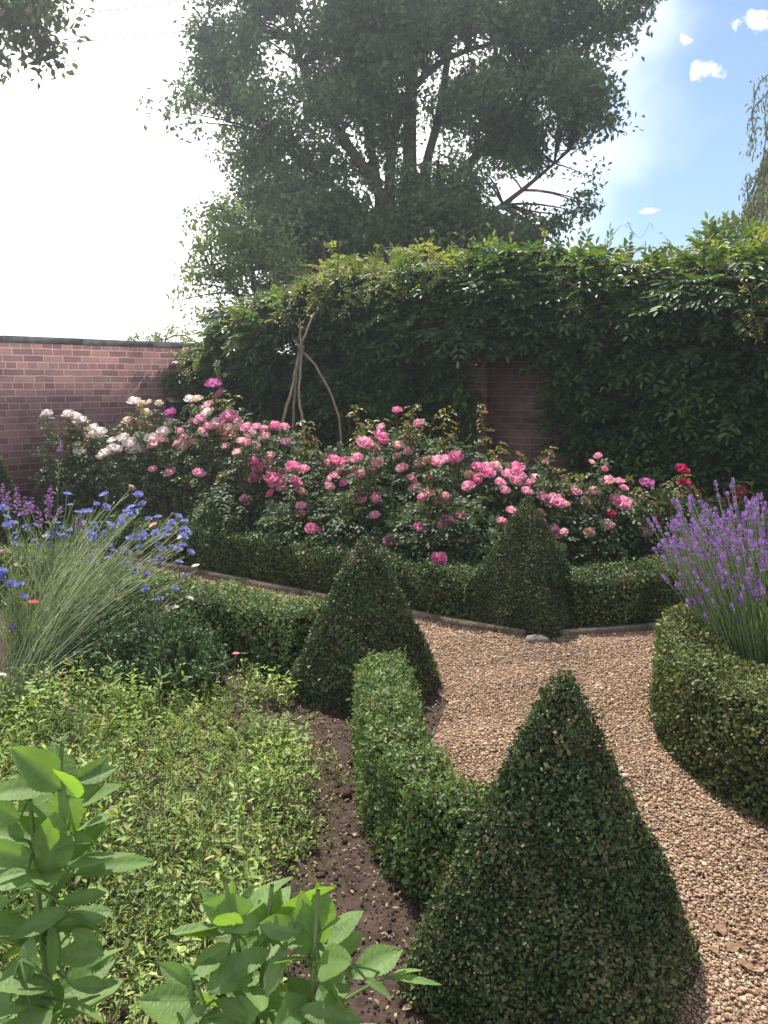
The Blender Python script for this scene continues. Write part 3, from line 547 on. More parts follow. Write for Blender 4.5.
limbs = [([tbx, (tb[0] - .1, D, 2.), (tb[0] + .1, D, 4.), P(410, 130, D), P(420, -60, 17)], .34, .05),
         (L_((400, 235, D), (330, 120, 16), (300, 60, 16.3), (285, -20, 16.5)), .15, .03), (L_((420, 240, D), (490, 140, 16.2), (560, 70, 16), (600, 30, 16)), .13, .03),
         (L_((380, 240, D), (300, 160, 16), (240, 110, 16)), .11, .02), (L_((420, 200, D), (440, 110, D), (455, 0, 17), (470, -120, 17)), .12, .03), (L_((430, 260, D), (510, 200, 16), (570, 150, 16)), .10, .02), (L_((380, 200, D), (355, 60, 16.6), (340, -100, 17)), .12, .03), (L_((390, 160, D), (430, 70, D), (520, 35, D)), .14, .03)]
tree('broadleaf_tree', 'huge dark broadleaf tree rising behind the back wall against the sky', tbx, lobes, 3500, 66, .12, M['tree'], limbs, .4, .44, gap=(1.5, -.28, 4.6), seed=72, mass=15)
b = P(238, 300, 13.2); bx = (b[0] + .5, 13.2, 0.)
tree('young_tree', 'paler light green tree with open foliage at the left foot of the big tree', bx, [lobe(*a) for a in [(222, 238, 13.2, 34, 32, .8), (255, 262, 13.2, 48, 40, .9), (215, 290, 13.2, 36, 28, .8), (245, 215, 13.2, 26, 22, .6), (275, 290, 13.2, 50, 40, .9)]],
     125, 46, .09, M['tree_pale'], [([bx, (bx[0], 13.2, 1.5), P(255, 285, 13.2), P(240, 220, 13.2)], .09, .02), ([(bx[0], 13.2, 1.2), P(240, 300, 13.2), P(212, 270, 13.2)], .05, .015)], .08, .30, seed=5)
b = P(165, 335, 15.5); bx = (b[0], 15.5, 0.)
tree('garden_shrub', 'wispy pale shrub tops just showing over the left brick wall', bx, [lobe(*a) for a in [(150, 342, 15.5, 22, 8, .5), (178, 335, 15.5, 16, 11, .5)]], 26, 26, .075, M['tree_pale'], [([bx, (bx[0], 15.5, 1.3), P(165, 340, 15.5)], .04, .012)], .04, .18, seed=6)
# overhanging tree at upper left
bx = (-8.9, 12.2, 0.)
ol = [(-7.6, 12.2, 7.9, 1.9, 1.5, 1.5), (-6.6, 12.0, 7.6, 1.2, 1.0, 1.0), lobe(10, 20, 12, 42, 34, .6), lobe(-40, 0, 12, 60, 60, .8), lobe(42, 2, 12, 24, 30, .5)]
tree('overhanging_tree', 'leafy branch ends of a tree reaching in at the upper left corner', bx, ol, 210, 34, .15, M['over'], [([bx, (-8.9, 12.2, 2.5), (-8.6, 12.2, 5.), (-7.6, 12.1, 7.4)], .2, .05), ([(-8.7, 12.2, 4.5), (-7.4, 12, 6.), P(-40, 0, 12), P(35, 15, 12)], .1, .012)], .2, .36, seed=8)
# weeping tree at right
b = P(850, 300, 17); bx = (b[0], 17., 0.); t = thing('weeping_tree', 'weeping tree with hanging leafy strands at the right edge of the sky', 'tree', bx)
bm = MB(); cb = MB(); pts = spline([bx, (bx[0] + .1, 17, 2), (bx[0] - .1, 17, 4.5), P(840, 60, 17)], 10); tube(bm, pts, np.linspace(.22, .05, 10), 8)
def strand(a, e, droop_to, nl):
    q = spline([a, (a + e) / 2 + np.array([0, 0, .35]), e, np.array([e[0] + rng.normal(-.05, .06), e[1], (e[2] + droop_to) / 2]), np.array([e[0] + rng.normal(-.06, .12), e[1] + rng.normal(0, .1), droop_to])], 16); tube(bm, q, np.linspace(.02, .004, 16), 4)
    u = rng.uniform(.35, 1, nl); c = np.stack([np.interp(u, np.linspace(0, 1, 16), q[:, j]) for j in range(3)], -1) + rng.normal(0, .06, (nl, 3)); leaves(cb, c, unit(rvec(nl) * .6 + np.array([0, 0, -1])), unit(rvec(nl) + np.array([0, -.4, .2])), rng.uniform(.07, .13, nl), .035, T4)
for px, py, q0, py2 in [(762, 80, 4.5, 150), (756, 105, 4.5, 158), (768, 95, 4.5, 175), (775, 60, 4.5, 200), (785, 70, 4.5, 240)]:
    strand(np.array(P(840, 80, 17)), P(px, py, 17 + rng.uniform(-.3, .3)), P(px, py2, 17)[2], 90)
for i in range(110):
    px = rng.uniform(748, 930); top_y = float(np.interp(px, [745, 765, 850, 930], [205, 160, 60, 120])) + rng.uniform(-6, 30); e = P(px, top_y, 17 + rng.uniform(-1.5, 1.5)); strand(np.array(pts[int(rng.integers(5, 10))]), e, P(px, rng.uniform(235, 285), 17)[2], 130)
bm.build('trunk', M['bark'], t); cb.build('crown', M['weep'], t)
# overhead cables
for (a, bb, lab) in [((70, 43), (190, 31), 'faint overhead cable crossing the upper left sky, lowest of three'), ((80, 14), (190, 1), 'faint overhead cable crossing the upper left sky, middle of three'), ((80, -4), (190, -18), 'faint overhead cable at the very top left, highest of three')]:
    A = P(*a, 40); B = P(*bb, 44); d = (B - A); mb = MB(); pts = [A + d * f + np.array([0, 0, .02 * (f - .5) ** 2]) for f in np.linspace(-5, 5, 20)]; tube(mb, pts, .024, 5)
    tag(mb.build('overhead_cable', M['cable'], loc=tuple(A)), lab, 'cable', 'overhead cables')

# ------------------------------------------------------------------ rose bed
def rose_mesh(key, seed):
    r = np.random.default_rng(seed); mb = MB()
    for layer, (cnt, R0, tilt, hgt) in enumerate([(7, 1.0, .95, .75), (6, .84, .7, .85), (6, .62, .45, .95), (5, .40, .25, 1.0), (3, .2, .1, 1.0)]):
        for i in range(cnt):
            ph = (i + .5 * (layer % 2)) / cnt * 6.283 + r.normal(0, .15); wd = 6.283 / cnt * .85; U = np.linspace(-1, 1, 5); Vv = np.linspace(0, 1, 5); v = []
            kk = r.uniform(.88, 1.1); ru = r.normal(0, .05)
            for vv in Vv:
                for u in U:
                    rad = R0 * kk * (.12 + .88 * math.sin(min(1.0, vv * 1.15) * 1.57) ** .8) * (1 - .05 * u * u) + (.16 * tilt * vv ** 3); wdt = wd * (.35 + .65 * math.sin(vv * 2.2 + .35)) * .62
                    z = hgt * (vv ** 1.5) * (1 - .22 * u * u * vv) - .25 * tilt * vv ** 4 + ru * math.sin(3 * u) - .35
                    v.append([rad * math.cos(ph + u * wdt), rad * math.sin(ph + u * wdt), z])
            mb.add(v, grid_faces(5, 5, False))
    return mb.mesh('rose_bloom', M[key], smooth=True)
M['s'] = petal_mat('petal_spent', [(0, (.30, .17, .11)), (.6, (.46, .28, .20)), (1, (.60, .40, .34))], trans=.25)
M['w'] = M['w']
rose_meshes = {k: [rose_mesh(k, 100 + i + 10 * j) for i in range(3)] for j, k in enumerate('wpkhmrcs')}
BL = """47 413 7 w;68 414 9 w;76 417 9 w;82 420 7 w;73 424 6 w;93 428 8 w;93 435 8 w;100 432 9 w;77 445 7 w;80 451 9 w;112 440 7 w;124 438 9 w;113 449 10 w;105 453 9 w;101 456 7 w;118 449 7 w;131 443 11 w;138 438 8 w;139 448 8 w;132 450 8 w;134 401 9 w;143 403 5 c;149 402 5 c;159 403 6 c;127 421 8 c;142 421 6 w;146 413 8 c;169 422 7 w;164 431 10 w;151 438 10 w;153 444 10 p;162 439 8 p;170 413 9 m;180 431 6 k;185 438 8 k;177 443 7 k;184 444 8 c;182 449 7 p;190 399 8 w;197 399 8 c;194 442 7 p;170 472 9 k;199 473 9 k;153 469 6 k;132 488 5 c;
213 384 12 m;219 394 8 m;208 405 9 p;207 413 10 w;200 419 9 k;193 421 7 k;196 425 7 p;208 426 8 k;216 424 12 p;229 416 12 k;236 420 9 k;228 428 9 p;222 421 8 h;203 432 8 p;240 428 8 h;246 427 8 k;256 427 8 k;265 430 8 k;275 426 9 h;284 427 8 k;251 434 8 p;265 436 8 p;233 435 7 k;242 441 8 p;247 443 9 p;255 446 8 p;286 442 8 k;255 460 9 h;259 467 9 h;255 477 11 h;273 478 12 h;283 478 8 k;294 481 11 h;293 466 10 h;304 469 8 k;270 455 7 p;237 452 7 p;225 446 7 p;
336 461 11 h;345 461 9 h;343 468 11 h;335 475 9 k;329 463 7 k;350 498 13 h;376 500 9 k;365 443 12 k;382 438 13 h;381 427 7 k;357 458 9 k;377 462 10 p;397 410 7 h;418 423 8 k;398 445 8 p;418 464 9 p;402 468 9 k;437 461 12 k;455 457 12 h;446 459 9 k;478 467 10 h;477 479 10 h;468 486 10 k;462 508 15 k;448 522 12 h;312 529 11 h;301 514 7 k;392 540 12 h;439 559 12 h;422 497 7 k;445 496 7 k;408 452 7 k;360 474 8 k;371 468 7 p;412 478 7 k;
515 469 13 h;508 474 10 k;521 476 9 k;489 473 10 h;496 466 9 p;487 466 8 k;516 481 10 k;527 491 9 k;535 477 7 p;545 461 6 p;543 497 10 k;553 500 13 k;560 503 9 k;500 482 8 k;530 482 7 k;505 490 8 k;
576 492 8 k;595 491 9 p;607 482 11 p;604 469 6 k;592 462 5 p;598 456 6 k;619 481 7 k;624 488 7 k;616 498 9 k;623 503 13 k;630 505 8 k;611 513 7 r;564 532 6 p;647 483 10 m;646 531 11 p;657 522 9 r;682 469 10 r;683 482 9 r;729 502 9 r;741 491 9 r;736 497 7 r;690 486 6 r"""
blooms = [(float(a), float(b), float(c), d) for a, b, c, d in (x.split() for x in BL.replace('\n', '').split(';') if x.strip())]
for _ in range(34):
    sx = rng.uniform(205, 640); blooms.append((sx, float(np.interp(sx, [205, 300, 400, 500, 640], [425, 455, 440, 475, 500])) + rng.uniform(0, 42), rng.uniform(5, 8), 's' if rng.random() < .6 else 'p'))
for _ in range(34):
    sx = rng.uniform(215, 630); blooms.append((sx, float(np.interp(sx, [205, 300, 400, 500, 640], [455, 480, 480, 495, 510])) + rng.uniform(0, 55), rng.uniform(6, 10), 'kkhp'[int(rng.integers(4))]))
bushes = [  # px, py of the leafy top, depth, half width, label
    (70, 428, 8.35, .40, 'leftmost white rose bush, thin and loose before the brick wall'),
    (122, 425, 8.3, .50, 'full white rose bush with clustered blooms left of the dark wall box'),
    (172, 420, 8.15, .46, 'rose bush of mixed white, cream and salmon pink blooms under the dark wall box'),
    (222, 405, 7.9, .50, 'tallest rose bush with mauve pink blooms at its top left of the stick tripod'),
    (275, 432, 7.5, .50, 'pink rose bush at the foot of the stick tripod'),
    (335, 438, 7.2, .50, 'deep pink rose bush just right of the stick tripod'),
    (393, 432, 7.0, .50, 'pink rose bush with bronze shoots standing tall behind the middle pyramid'),
    (450, 440, 6.75, .50, 'pink rose bush with bronze shoots left of the brick niche'),
    (517, 465, 6.45, .46, 'pink rose bush below the brick niche behind the far pyramid'),
    (600, 488, 6.25, .46, 'pale pink rose bush right of the far pyramid'),
    (660, 495, 6.35, .40, 'rose bush with a magenta and a pale bloom left of the lavender'),
    (715, 500, 6.5, .42, 'crimson rose bush behind the lavender'),
    (245, 480, 7.15, .42, 'low leafy rose bush with a few pink blooms left, just behind the long hedge'),
    (310, 492, 6.7, .42, 'low dark rose bush behind the hedge with one small pink bloom near its foot'),
    (372, 495, 6.4, .44, 'low leafy rose bush directly behind the middle pyramid'),
    (445, 502, 6.05, .42, 'low rose bush with drooping pink blooms between the middle and far pyramids')]
BUSH = []
def rose_leaves(mb, c, rx, ry, z0, z1, n):
    e = rvec(n); e[:, 2] = np.abs(e[:, 2]) * np.where(rng.random(n) < .75, 1, -.8); rr = rng.random(n) ** .4
    p = np.array([c[0], c[1], z0 + (z1 - z0) * .42]) + e * rr[:, None] * np.array([rx, ry, (z1 - z0) * .58]); p[:, 2] += .06 * snoise(p, 9, 71) ; p[:, 2] = np.maximum(p[:, 2], .05)
    o = unit(e * np.array([1, 1, .6]) + .6 * rvec(n)); nn = unit(np.array([0, -.15, .9]) + .55 * e + .5 * rvec(n)); compound(mb, p, o, nn, rng.uniform(.06, .11, n), 2, .046, .031, .3, T6)
for i, (px, py, y, r, lab) in enumerate(bushes):
    tp = P(px, py, y); t = thing('rose_bush', lab, 'rose bush', (tp[0], y, 0), 'rose bushes in the long bed'); h = tp[2]
    fm = MB(); n = 620 if i < 4 else 760
    if i == 0: n = 380
    rose_leaves(fm, (tp[0], y), r * 1.05, r * .9, .1, h, n); cm = MB(); ym = MB(); tips = []
    for k in range(9):
        a = rng.uniform(0, 6.28); e = np.array([tp[0] + r * .75 * math.cos(a), y + r * .6 * math.sin(a), h * rng.uniform(.75, .98)]); pts = bez(np.array([tp[0] + .08 * math.cos(a), y + .08 * math.sin(a), 0]), np.array([tp[0] + .3 * r * math.cos(a), y + .3 * r * math.sin(a), h * .6]), e, 7); tube(cm, pts, np.linspace(.012, .004, 7), 5)
    ns = 5 if i in (5, 6, 7, 8) else (3 if i < 12 else 1)
    for k in range(ns):                                             # upright new shoots
        ym = MB()
        a = np.array([tp[0] + rng.uniform(-r, r) * .8, y + rng.uniform(-.2, .2), h * .8]); e = a + np.array([rng.normal(0, .06), rng.normal(0, .05), h * .2 + rng.uniform(.06, .30 if i in (6, 7) else .18)]); pts = bez(a, (a + e) / 2 + rng.normal(0, .02, 3), e, 6); tube(ym, pts, np.linspace(.004, .002, 6), 4, 1)
        m = 12; u = np.linspace(.2, 1, m); c = np.stack([np.interp(u, np.linspace(0, 1, 6), pts[:, j]) for j in range(3)], -1); compound(ym, c, unit(rvec(m) * np.array([1, 1, .35]) + np.array([0, 0, .15])), unit(np.array([0, 0, 1.]) + .4 * rvec(m)), rng.uniform(.05, .09, m), 2, .042, .027, .5, T6); ym.build('new_shoot', [M['rose_young'], M['cane']], t)
    BUSH.append(dict(t=t, x=tp[0], y=y, r=r, h=h, px=px, py=py, fm=fm, cm=cm, ym=ym))
def put_part(name, me, parent, loc, scale, up, spin):
    from mathutils import Vector
    o = bpy.data.objects.new(name, me); C.objects.link(o); o.parent = parent; o.location = tuple(np.asarray(loc, float) - np.array(parent.location)); o.scale = (scale,) * 3
    o.rotation_mode = 'QUATERNION'; q = Vector((0, 0, 1)).rotation_difference(Vector(tuple(float(c) for c in up)).normalized()); from mathutils import Quaternion
    o.rotation_quaternion = q @ Quaternion((0, 0, 1), float(spin)); return o
CROSS = []
for (px, py, sz, key) in blooms:
    def cost(b):
        c = abs(px - b['px']) / 30; d = py - b['py']; c += max(0, -d - 40) / 20 + max(0, d - 70) / 25
        return c
    b = min(BUSH, key=cost); f = min(1, max(0, (py - b['py']) / 55)); y = b['y'] - b['r'] * .95 * f ** .7 - .04
    q = P(px, py, y); rad = sz / F * y * .69
    up = unit(np.array([rng.normal(0, .3), -.35 - .35 * rng.random(), .8])); put_part('rose_bloom', rose_meshes[key][int(rng.integers(3))], b['t'], q, rad, up, rng.uniform(0, 6.28))
    a = np.array([b['x'] + (q[0] - b['x']) * .5, b['y'] + (q[1] - b['y']) * .5, max(.3, q[2] * .65)]); e = q - up * rad * .3; tube(b['cm'], bez(a, np.array([e[0], e[1], (a[2] + e[2]) / 2]), e, 6), np.linspace(.005, .003, 6), 4)
    m = 5; c = e - np.array([0, 0, 1]) * rng.uniform(.03, .18, m)[:, None] + rng.normal(0, .01, (m, 3)); compound(b['fm'], c, unit(rvec(m) * np.array([1, 1, .4])), unit(np.array([0, -.2, 1.]) + .4 * rvec(m)), rng.uniform(.06, .1, m), 2, .044, .030, .3, T6)
for b in BUSH:
    b['fm'].build('foliage', M['rose_leaf'], b['t']); b['cm'].build('canes', M['cane'], b['t'])
# stick tripod
ty = 8.25; base = P(301, 349, ty); t = thing('plant_support', 'rustic tripod of bare grey sticks tied at the top among the roses', 'plant support', (base[0], ty, 0))
for k, pl in enumerate([[(262, 505, 0), (279, 436, -.05), (293, 385, 0), (300, 350, 0), (315, 313, .1)], [(288, 500, .25), (293, 425, .15), (296, 385, .08), (300.5, 349, .02)], [(306, 505, -.1), (304, 432, -.05), (299, 400, 0), (301, 350, -.02), (299, 318, -.05)], [(346, 505, .1), (341, 438, .08), (337, 413, .06), (321, 374, .04), (303, 352, 0), (294, 340, -.04)]]):
    mb = MB(); pts = [P(x, y, ty + o_) for x, y, o_ in pl]; pts[0][2] = 0.0; pts = spline(pts, 22); pts[:, :2] += rng.normal(0, .005, (22, 2)); tube(mb, pts, np.linspace(.019 if k < 3 else .015, .011, 22), 6); mb.build('pole', M['twig'], t)
mb = MB(); a = np.linspace(0, 25, 60); tube(mb, np.c_[base[0] + .032 * np.cos(a), ty + .032 * np.sin(a), base[2] - .04 + a * .003], .005, 4); mb.build('tie', M['timber'], t)

# ------------------------------------------------------------------ lavender
def lavender(label, c, z0, nst, rad, ztop):
    t = thing('lavender_clump', label, 'lavender', (c[0], c[1], .03)); lm = MB(); sm = MB(); spikes = []
    n = 8500; a = rng.uniform(0, 6.28, n); k = np.sqrt(rng.random(n)); zz = rng.random(n) ** .9 * .50
    p = np.c_[c[0] + rad * (.30 + .30 * zz / .36) * k * np.cos(a), c[1] + rad * (.30 + .30 * zz / .36) * k * np.sin(a), .1 + zz + .25 * (1 - k)]
    d = unit(np.c_[np.cos(a) * .55 * k, np.sin(a) * .55 * k, np.ones(n)] + .35 * rvec(n)); leaves(lm, p, d, unit(np.c_[np.cos(a), np.sin(a), np.full(n, .3)] + .4 * rvec(n)), rng.uniform(.05, .10, n), .006, T4); lm.build('foliage', M['lav_leaf'], t)
    for i in range(nst):
        a = rng.uniform(0, 6.28); k = rng.random() ** .5; b = np.array([c[0] + .5 * rad * k * math.cos(a), c[1] + .5 * rad * k * math.sin(a), .25])
        L = rng.uniform(.55, 1.08) * (ztop - .25); lean = .5 * k; e = b + L * unit(np.array([math.cos(a) * lean, math.sin(a) * lean, 1.])) + np.array([0, 0, -.05 * k]) + rng.normal(0, .025, 3)
        m = (b + e) / 2 + np.array([0, 0, .08 * k]); pts = bez(b, m, e, 6); tube(sm, pts, .0021, 3)
        spikes.append((e, unit(pts[-1] - pts[-3])))
    sm.build('stems', M['stem_lav'], t)
    def spike(mb, o, up, L):
        a_ = unit(np.cross(up, [1, .2, 0])); b_ = np.cross(up, a_); zs = np.concatenate([[-.62 * L], np.linspace(-.2 * L, L * .5, 5)])
        for z in zs:
            m = 7; ph = rng.uniform(0, 6.28) + np.arange(m) / m * 6.283; dr = np.cos(ph)[:, None] * a_ + np.sin(ph)[:, None] * b_
            sc = 1 - .5 * max(0, z / (.5 * L)); pp = o + up * z + dr * .0028; leaves(mb, pp, unit(dr * .75 + up * .75 + .25 * rvec(m)), unit(dr - up * .5), (.0112 * sc * rng.uniform(.8, 1.2, m)), .0075 * sc, T6)
    spikes.sort(key=lambda s: s[0][1])
    for i, (e, up) in enumerate(spikes[:95]):
        mb = MB(); spike(mb, e, up, rng.uniform(.026, .048)); mb.build('flower_spike', M['lav'], t)
    mb = MB()
    for e, up in spikes[95:]: spike(mb, e, up, rng.uniform(.026, .048))
    o = mb.build('flower_spikes', M['lav'], t); o['kind'] = 'stuff'
lavender('large clump of purple lavender in flower inside the curved box hedge', (1.98, 3.74), .1, 1150, .66, 1.07)

# ------------------------------------------------------------------ cornflower bed
def head_mesh(key, seed, n=13):
    r = np.random.default_rng(seed); mb = MB()
    for ring_, (m, el, L) in enumerate([(n, .45, 1.0), (n - 3, .85, .85), (7, 1.3, .55)]):
        ph = np.arange(m) / m * 6.283 + r.normal(0, .15, m); d = np.c_[np.cos(ph) * math.cos(el), np.sin(ph) * math.cos(el), np.full(m, math.sin(el))]; v_ = []
        leaves(mb, d * .12, d, np.c_[-np.cos(ph) * math.sin(el), -np.sin(ph) * math.sin(el), np.full(m, math.cos(el))], L * r.uniform(.85, 1.1, m), .5, T6)
    th_ = np.arange(6) / 6 * 6.283
    v = np.concatenate([np.c_[np.cos(th_) * s, np.sin(th_) * s, np.full(6, z)] for s, z in [(.06, -.75), (.24, -.5), (.24, -.2), (.15, .08)]]); mb.add(v, grid_faces(4, 6, True), 1)
    return mb.mesh('flower_head', [M[key], M['stem_green']])
heads = {k: [head_mesh(k, 300 + i + 7 * j) for i in range(3)] for j, k in enumerate(['blue', 'w', 'coral', 'p', 'purple', 'k', 'c'])}
def flower_plant(label, base, flowers, extra, name='cornflower_plant', cat='cornflower', lean=None, group=None, leafy=10, stem='stem_pale', sr=.0030):
    """flowers: (px, py, size px, colour, depth)"""
    t = thing(name, label, cat, base, group); sm = MB(); lm = MB(); b0 = np.array(base, float); ends = []
    for (px, py, sz, key, y) in flowers:
        q = P(px, py, y); up = unit(np.array([rng.normal(.1, .3), -.3 + rng.normal(0, .25), .9])); rad = sz / F * y * .64
        put_part('flower_head', heads[key][int(rng.integers(3))], t, q, rad, up, rng.uniform(0, 6.28)); ends.append((q - up * rad * .7, 1))
    for e in extra: ends.append((np.array(e), 0))
    for e, f in ends:
        b = b0 + np.array([rng.normal(0, .06), rng.normal(0, .06), 0]); hz = e - b
        m = b + np.array([hz[0] * (.42 if lean else .2), hz[1] * .35, hz[2] * .62]); pts = bez(b, m, e, 9); pts[1:-1] += rng.normal(0, .006, (7, 3)); tube(sm, pts, np.linspace(sr, sr * .45, 9), 4)
        u = rng.uniform(.15, .92, leafy); c = np.stack([np.interp(u, np.linspace(0, 1, 9), pts[:, j]) for j in range(3)], -1); dr = unit(pts[-1] - pts[0]); n = leafy
        leaves(lm, c, unit(dr * .8 + rvec(n) * .6), rvec(n), rng.uniform(.04, .11, n), rng.uniform(.004, .008, n), T4)
        if rng.random() < .8:                                            # a side shoot with a bud
            j = int(rng.integers(4, 8)); s0 = pts[j]; s1 = s0 + unit(dr + .5 * rvec(1)[0]) * rng.uniform(.08, .2); tube(sm, [s0, (s0 + s1) / 2 + [0, 0, .01], s1], [sr * .6, sr * .5, sr * .4], 3); tube(sm, [s1, s1 + dr * .008, s1 + dr * .016], [.003, .006, .003], 5)
    sm.build('stems', M[stem], t); lm.build('foliage', M['corn_leaf'], t); return t
gb = G(8, 700); gb[0] = -1.98; gb[1] = 4.05; gb[2] = 0
fl = [(105, 496, 9), (138, 496, 9), (132, 509, 9), (142, 505, 8), (106, 507, 7), (112, 527, 9), (122, 523, 8), (123, 517, 7), (135, 539, 9), (142, 538, 8), (165, 537, 10), (171, 523, 8), (168, 530, 8), (183, 536, 8), (189, 535, 7), (178, 550, 8), (190, 553, 8), (186, 577, 7), (146, 575, 9), (146, 590, 8), (175, 590, 7), (175, 617, 7), (159, 600, 8), (152, 561, 7), (125, 549, 7), (131, 540, 8), (158, 538, 7), (172, 548, 7)]
fl += [(int(rng.uniform(88, 192)), int(rng.uniform(508, 575)), 7) for _ in range(46)]
fl = [(a, b, c, 'blue', 4.45 + .5 * rng.random()) for a, b, c in fl] + [(154, 526, 8, 'p', 4.7), (175, 609, 8, 'w', 4.35), (168, 609, 7, 'w', 4.4), (196, 567, 7, 'w', 4.5), (190, 599, 6, 'w', 4.4), (181, 538, 6, 'w', 4.6), (131, 487, 5, 'c', 4.8)]
ex = [P(rng.uniform(60, 200), rng.uniform(505, 640), rng.uniform(4.3, 4.8)) for _ in range(44)]
flower_plant('tall cornflower clump leaning right over the hedge, pale stems and many blue flowers', (-1.98, 4.05, 0), fl, ex, lean=True, group='cornflower plants')
fl = [(67, 495, 7), (81, 524, 8), (85, 533, 8), (55, 522, 7), (61, 529, 7), (90, 512, 7), (63, 536, 6), (74, 545, 6), (95, 527, 6), (48, 545, 6)]
fl += [(int(rng.uniform(15, 100)), int(rng.uniform(505, 550)), 6) for _ in range(22)]
fl = [(a, b, c, 'blue', 4.9 + .3 * rng.random()) for a, b, c in fl] + [(46, 537, 6, 'w', 4.9)]
ex = [P(rng.uniform(20, 110), rng.uniform(515, 590), rng.uniform(4.8, 5.2)) for _ in range(50)]
flower_plant('upright cornflowers with thin grey green stems left of the leaning clump', (-2.12, 4.95, 0), fl, ex, group='cornflower plants', stem='stem_pale')
fl = [(7, 527, 9), (3, 509, 9), (13, 524, 8), (6, 518, 7), (3, 578, 11), (10, 585, 10), (20, 586, 9), (12, 629, 9), (24, 598, 8), (2, 572, 9), (14, 545, 7), (-8, 540, 9)]
fl = [(a, b, c, 'blue', 3.95 + .3 * rng.random()) for a, b, c in fl] + [(33, 604, 9, 'coral', 4.0), (2, 553, 8, 'p', 4.1), (17, 566, 6, 'c', 4.1), (2, 676, 7, 'w', 3.6)]
ex = [P(rng.uniform(-20, 50), rng.uniform(535, 620), rng.uniform(3.9, 4.4)) for _ in range(48)]
flower_plant('cornflowers at the left edge with deep blue, coral and cream flowers', (-2.02, 4.25, 0), fl, ex, group='cornflower plants')
flower_plant('single small pink flower on a thin slanting stem beside the loose box shrub', (-1.25, 3.92, 0), [(236, 655, 7, 'k', 4.05)], [P(205, 668, 4.0)], lean=True, name='pink_flower', cat='flower', leafy=4, sr=.002)
def spire(label, base, spikes, y, name='purple_spire_flower'):
    t = thing(name, label, 'flower', base, 'purple spire flowers'); sm = MB(); lm = MB()
    for (px, py, lpx) in spikes:
        e = P(px, py, y + rng.uniform(-.1, .1)); L = lpx / F * y; b = np.array(base) + np.array([rng.normal(0, .05), rng.normal(0, .05), 0]); pts = bez(b, np.array([(b[0] * .6 + e[0] * .4), (b[1] + e[1]) / 2, e[2] * .5]), e, 9); tube(sm, pts, np.linspace(.004, .0015, 9), 4)
        d = unit(pts[-1] - pts[-2]); m = max(14, int(L * 330)); u = rng.random(m); pos = e - d * (u * L)[:, None]; o_ = rvec(m); o_ -= (o_ @ d)[:, None] * d; o_ = unit(o_); fm = MB()
        leaves(fm, pos + o_ * .004, unit(o_ + .4 * d + .3 * rvec(m)), unit(d + .6 * rvec(m)), .024 * (.5 + .6 * u), .018 * (.5 + .6 * u), T6); fm.build('flower_spike', M['purple'], t)
        n = 16; u = rng.uniform(.15, .8, n); c = np.stack([np.interp(u, np.linspace(0, 1, 9), pts[:, j]) for j in range(3)], -1); leaves(lm, c, unit(rvec(n) + d * .6), rvec(n), rng.uniform(.04, .08, n), .009, T4)
    sm.build('stems', M['stem_green'], t); lm.build('foliage', M['corn_leaf'], t)
spire('short purple flower spikes crowded at the far left among the cornflowers', (-2.35, 5.1, 0), [(17, 488, 26), (8, 492, 20), (25, 497, 20), (2, 484, 22), (32, 498, 18)], 5.0)
spire('purple flower spikes standing between the two upright cornflower groups', (-2.2, 5.25, 0), [(50, 486, 24), (38, 508, 20), (59, 506, 9), (84, 510, 22), (46, 495, 24)], 5.1)
spire('tall slender purple tipped spire rising beside the brick wall', (-2.9, 6.6, 0), [(60, 440, 14)], 6.4)

# ------------------------------------------------------------------ broad leaved plants in the foreground
VEINS = []
def big_leaf(mb, base, d, n, L, W, curl=.25, fold=.18, ser=.02, seed=0):
    d = unit(d); b = unit(np.cross(n, d)); n = np.cross(d, b); nu = 33; us = np.linspace(0, 1, nu); v = []
    VEINS.append([max(float(abs(c) < .1), max(0, math.cos((u - .22 * abs(c)) * 2 * math.pi * 7)) ** 3 * (abs(c) < .95)) for u in us for c in [-1, -.66, -.33, 0, .33, .66, 1]])
    prof = np.sin(math.pi * us ** .82) ** .8; cols = [-1, -.66, -.33, 0, .33, .66, 1]; r = np.random.default_rng(seed); tw = r.normal(0, .25)
    for i, u in enumerate(us):
        w = W / 2 * max(prof[i], .015) * (1 + .07 * math.sin(9 * u + seed))
        for c in cols:
            ww = w * c
            if abs(c) == 1: ww *= 1 + ser * 2.2 * (1 if i % 2 else -1) * (0 < i < nu - 1)
            z = fold * abs(ww) - curl * L * u * u + .004 * L * math.sin(u * 38 - 5 * abs(c)) * abs(c) - .02 * L * (abs(c) < .1) + tw * ww * u
            v.append(base + d * (L * u + (.35 * abs(c) * w * .3)) + b * ww + n * z)
    mb.add(v, grid_faces(nu, 7, False)); 
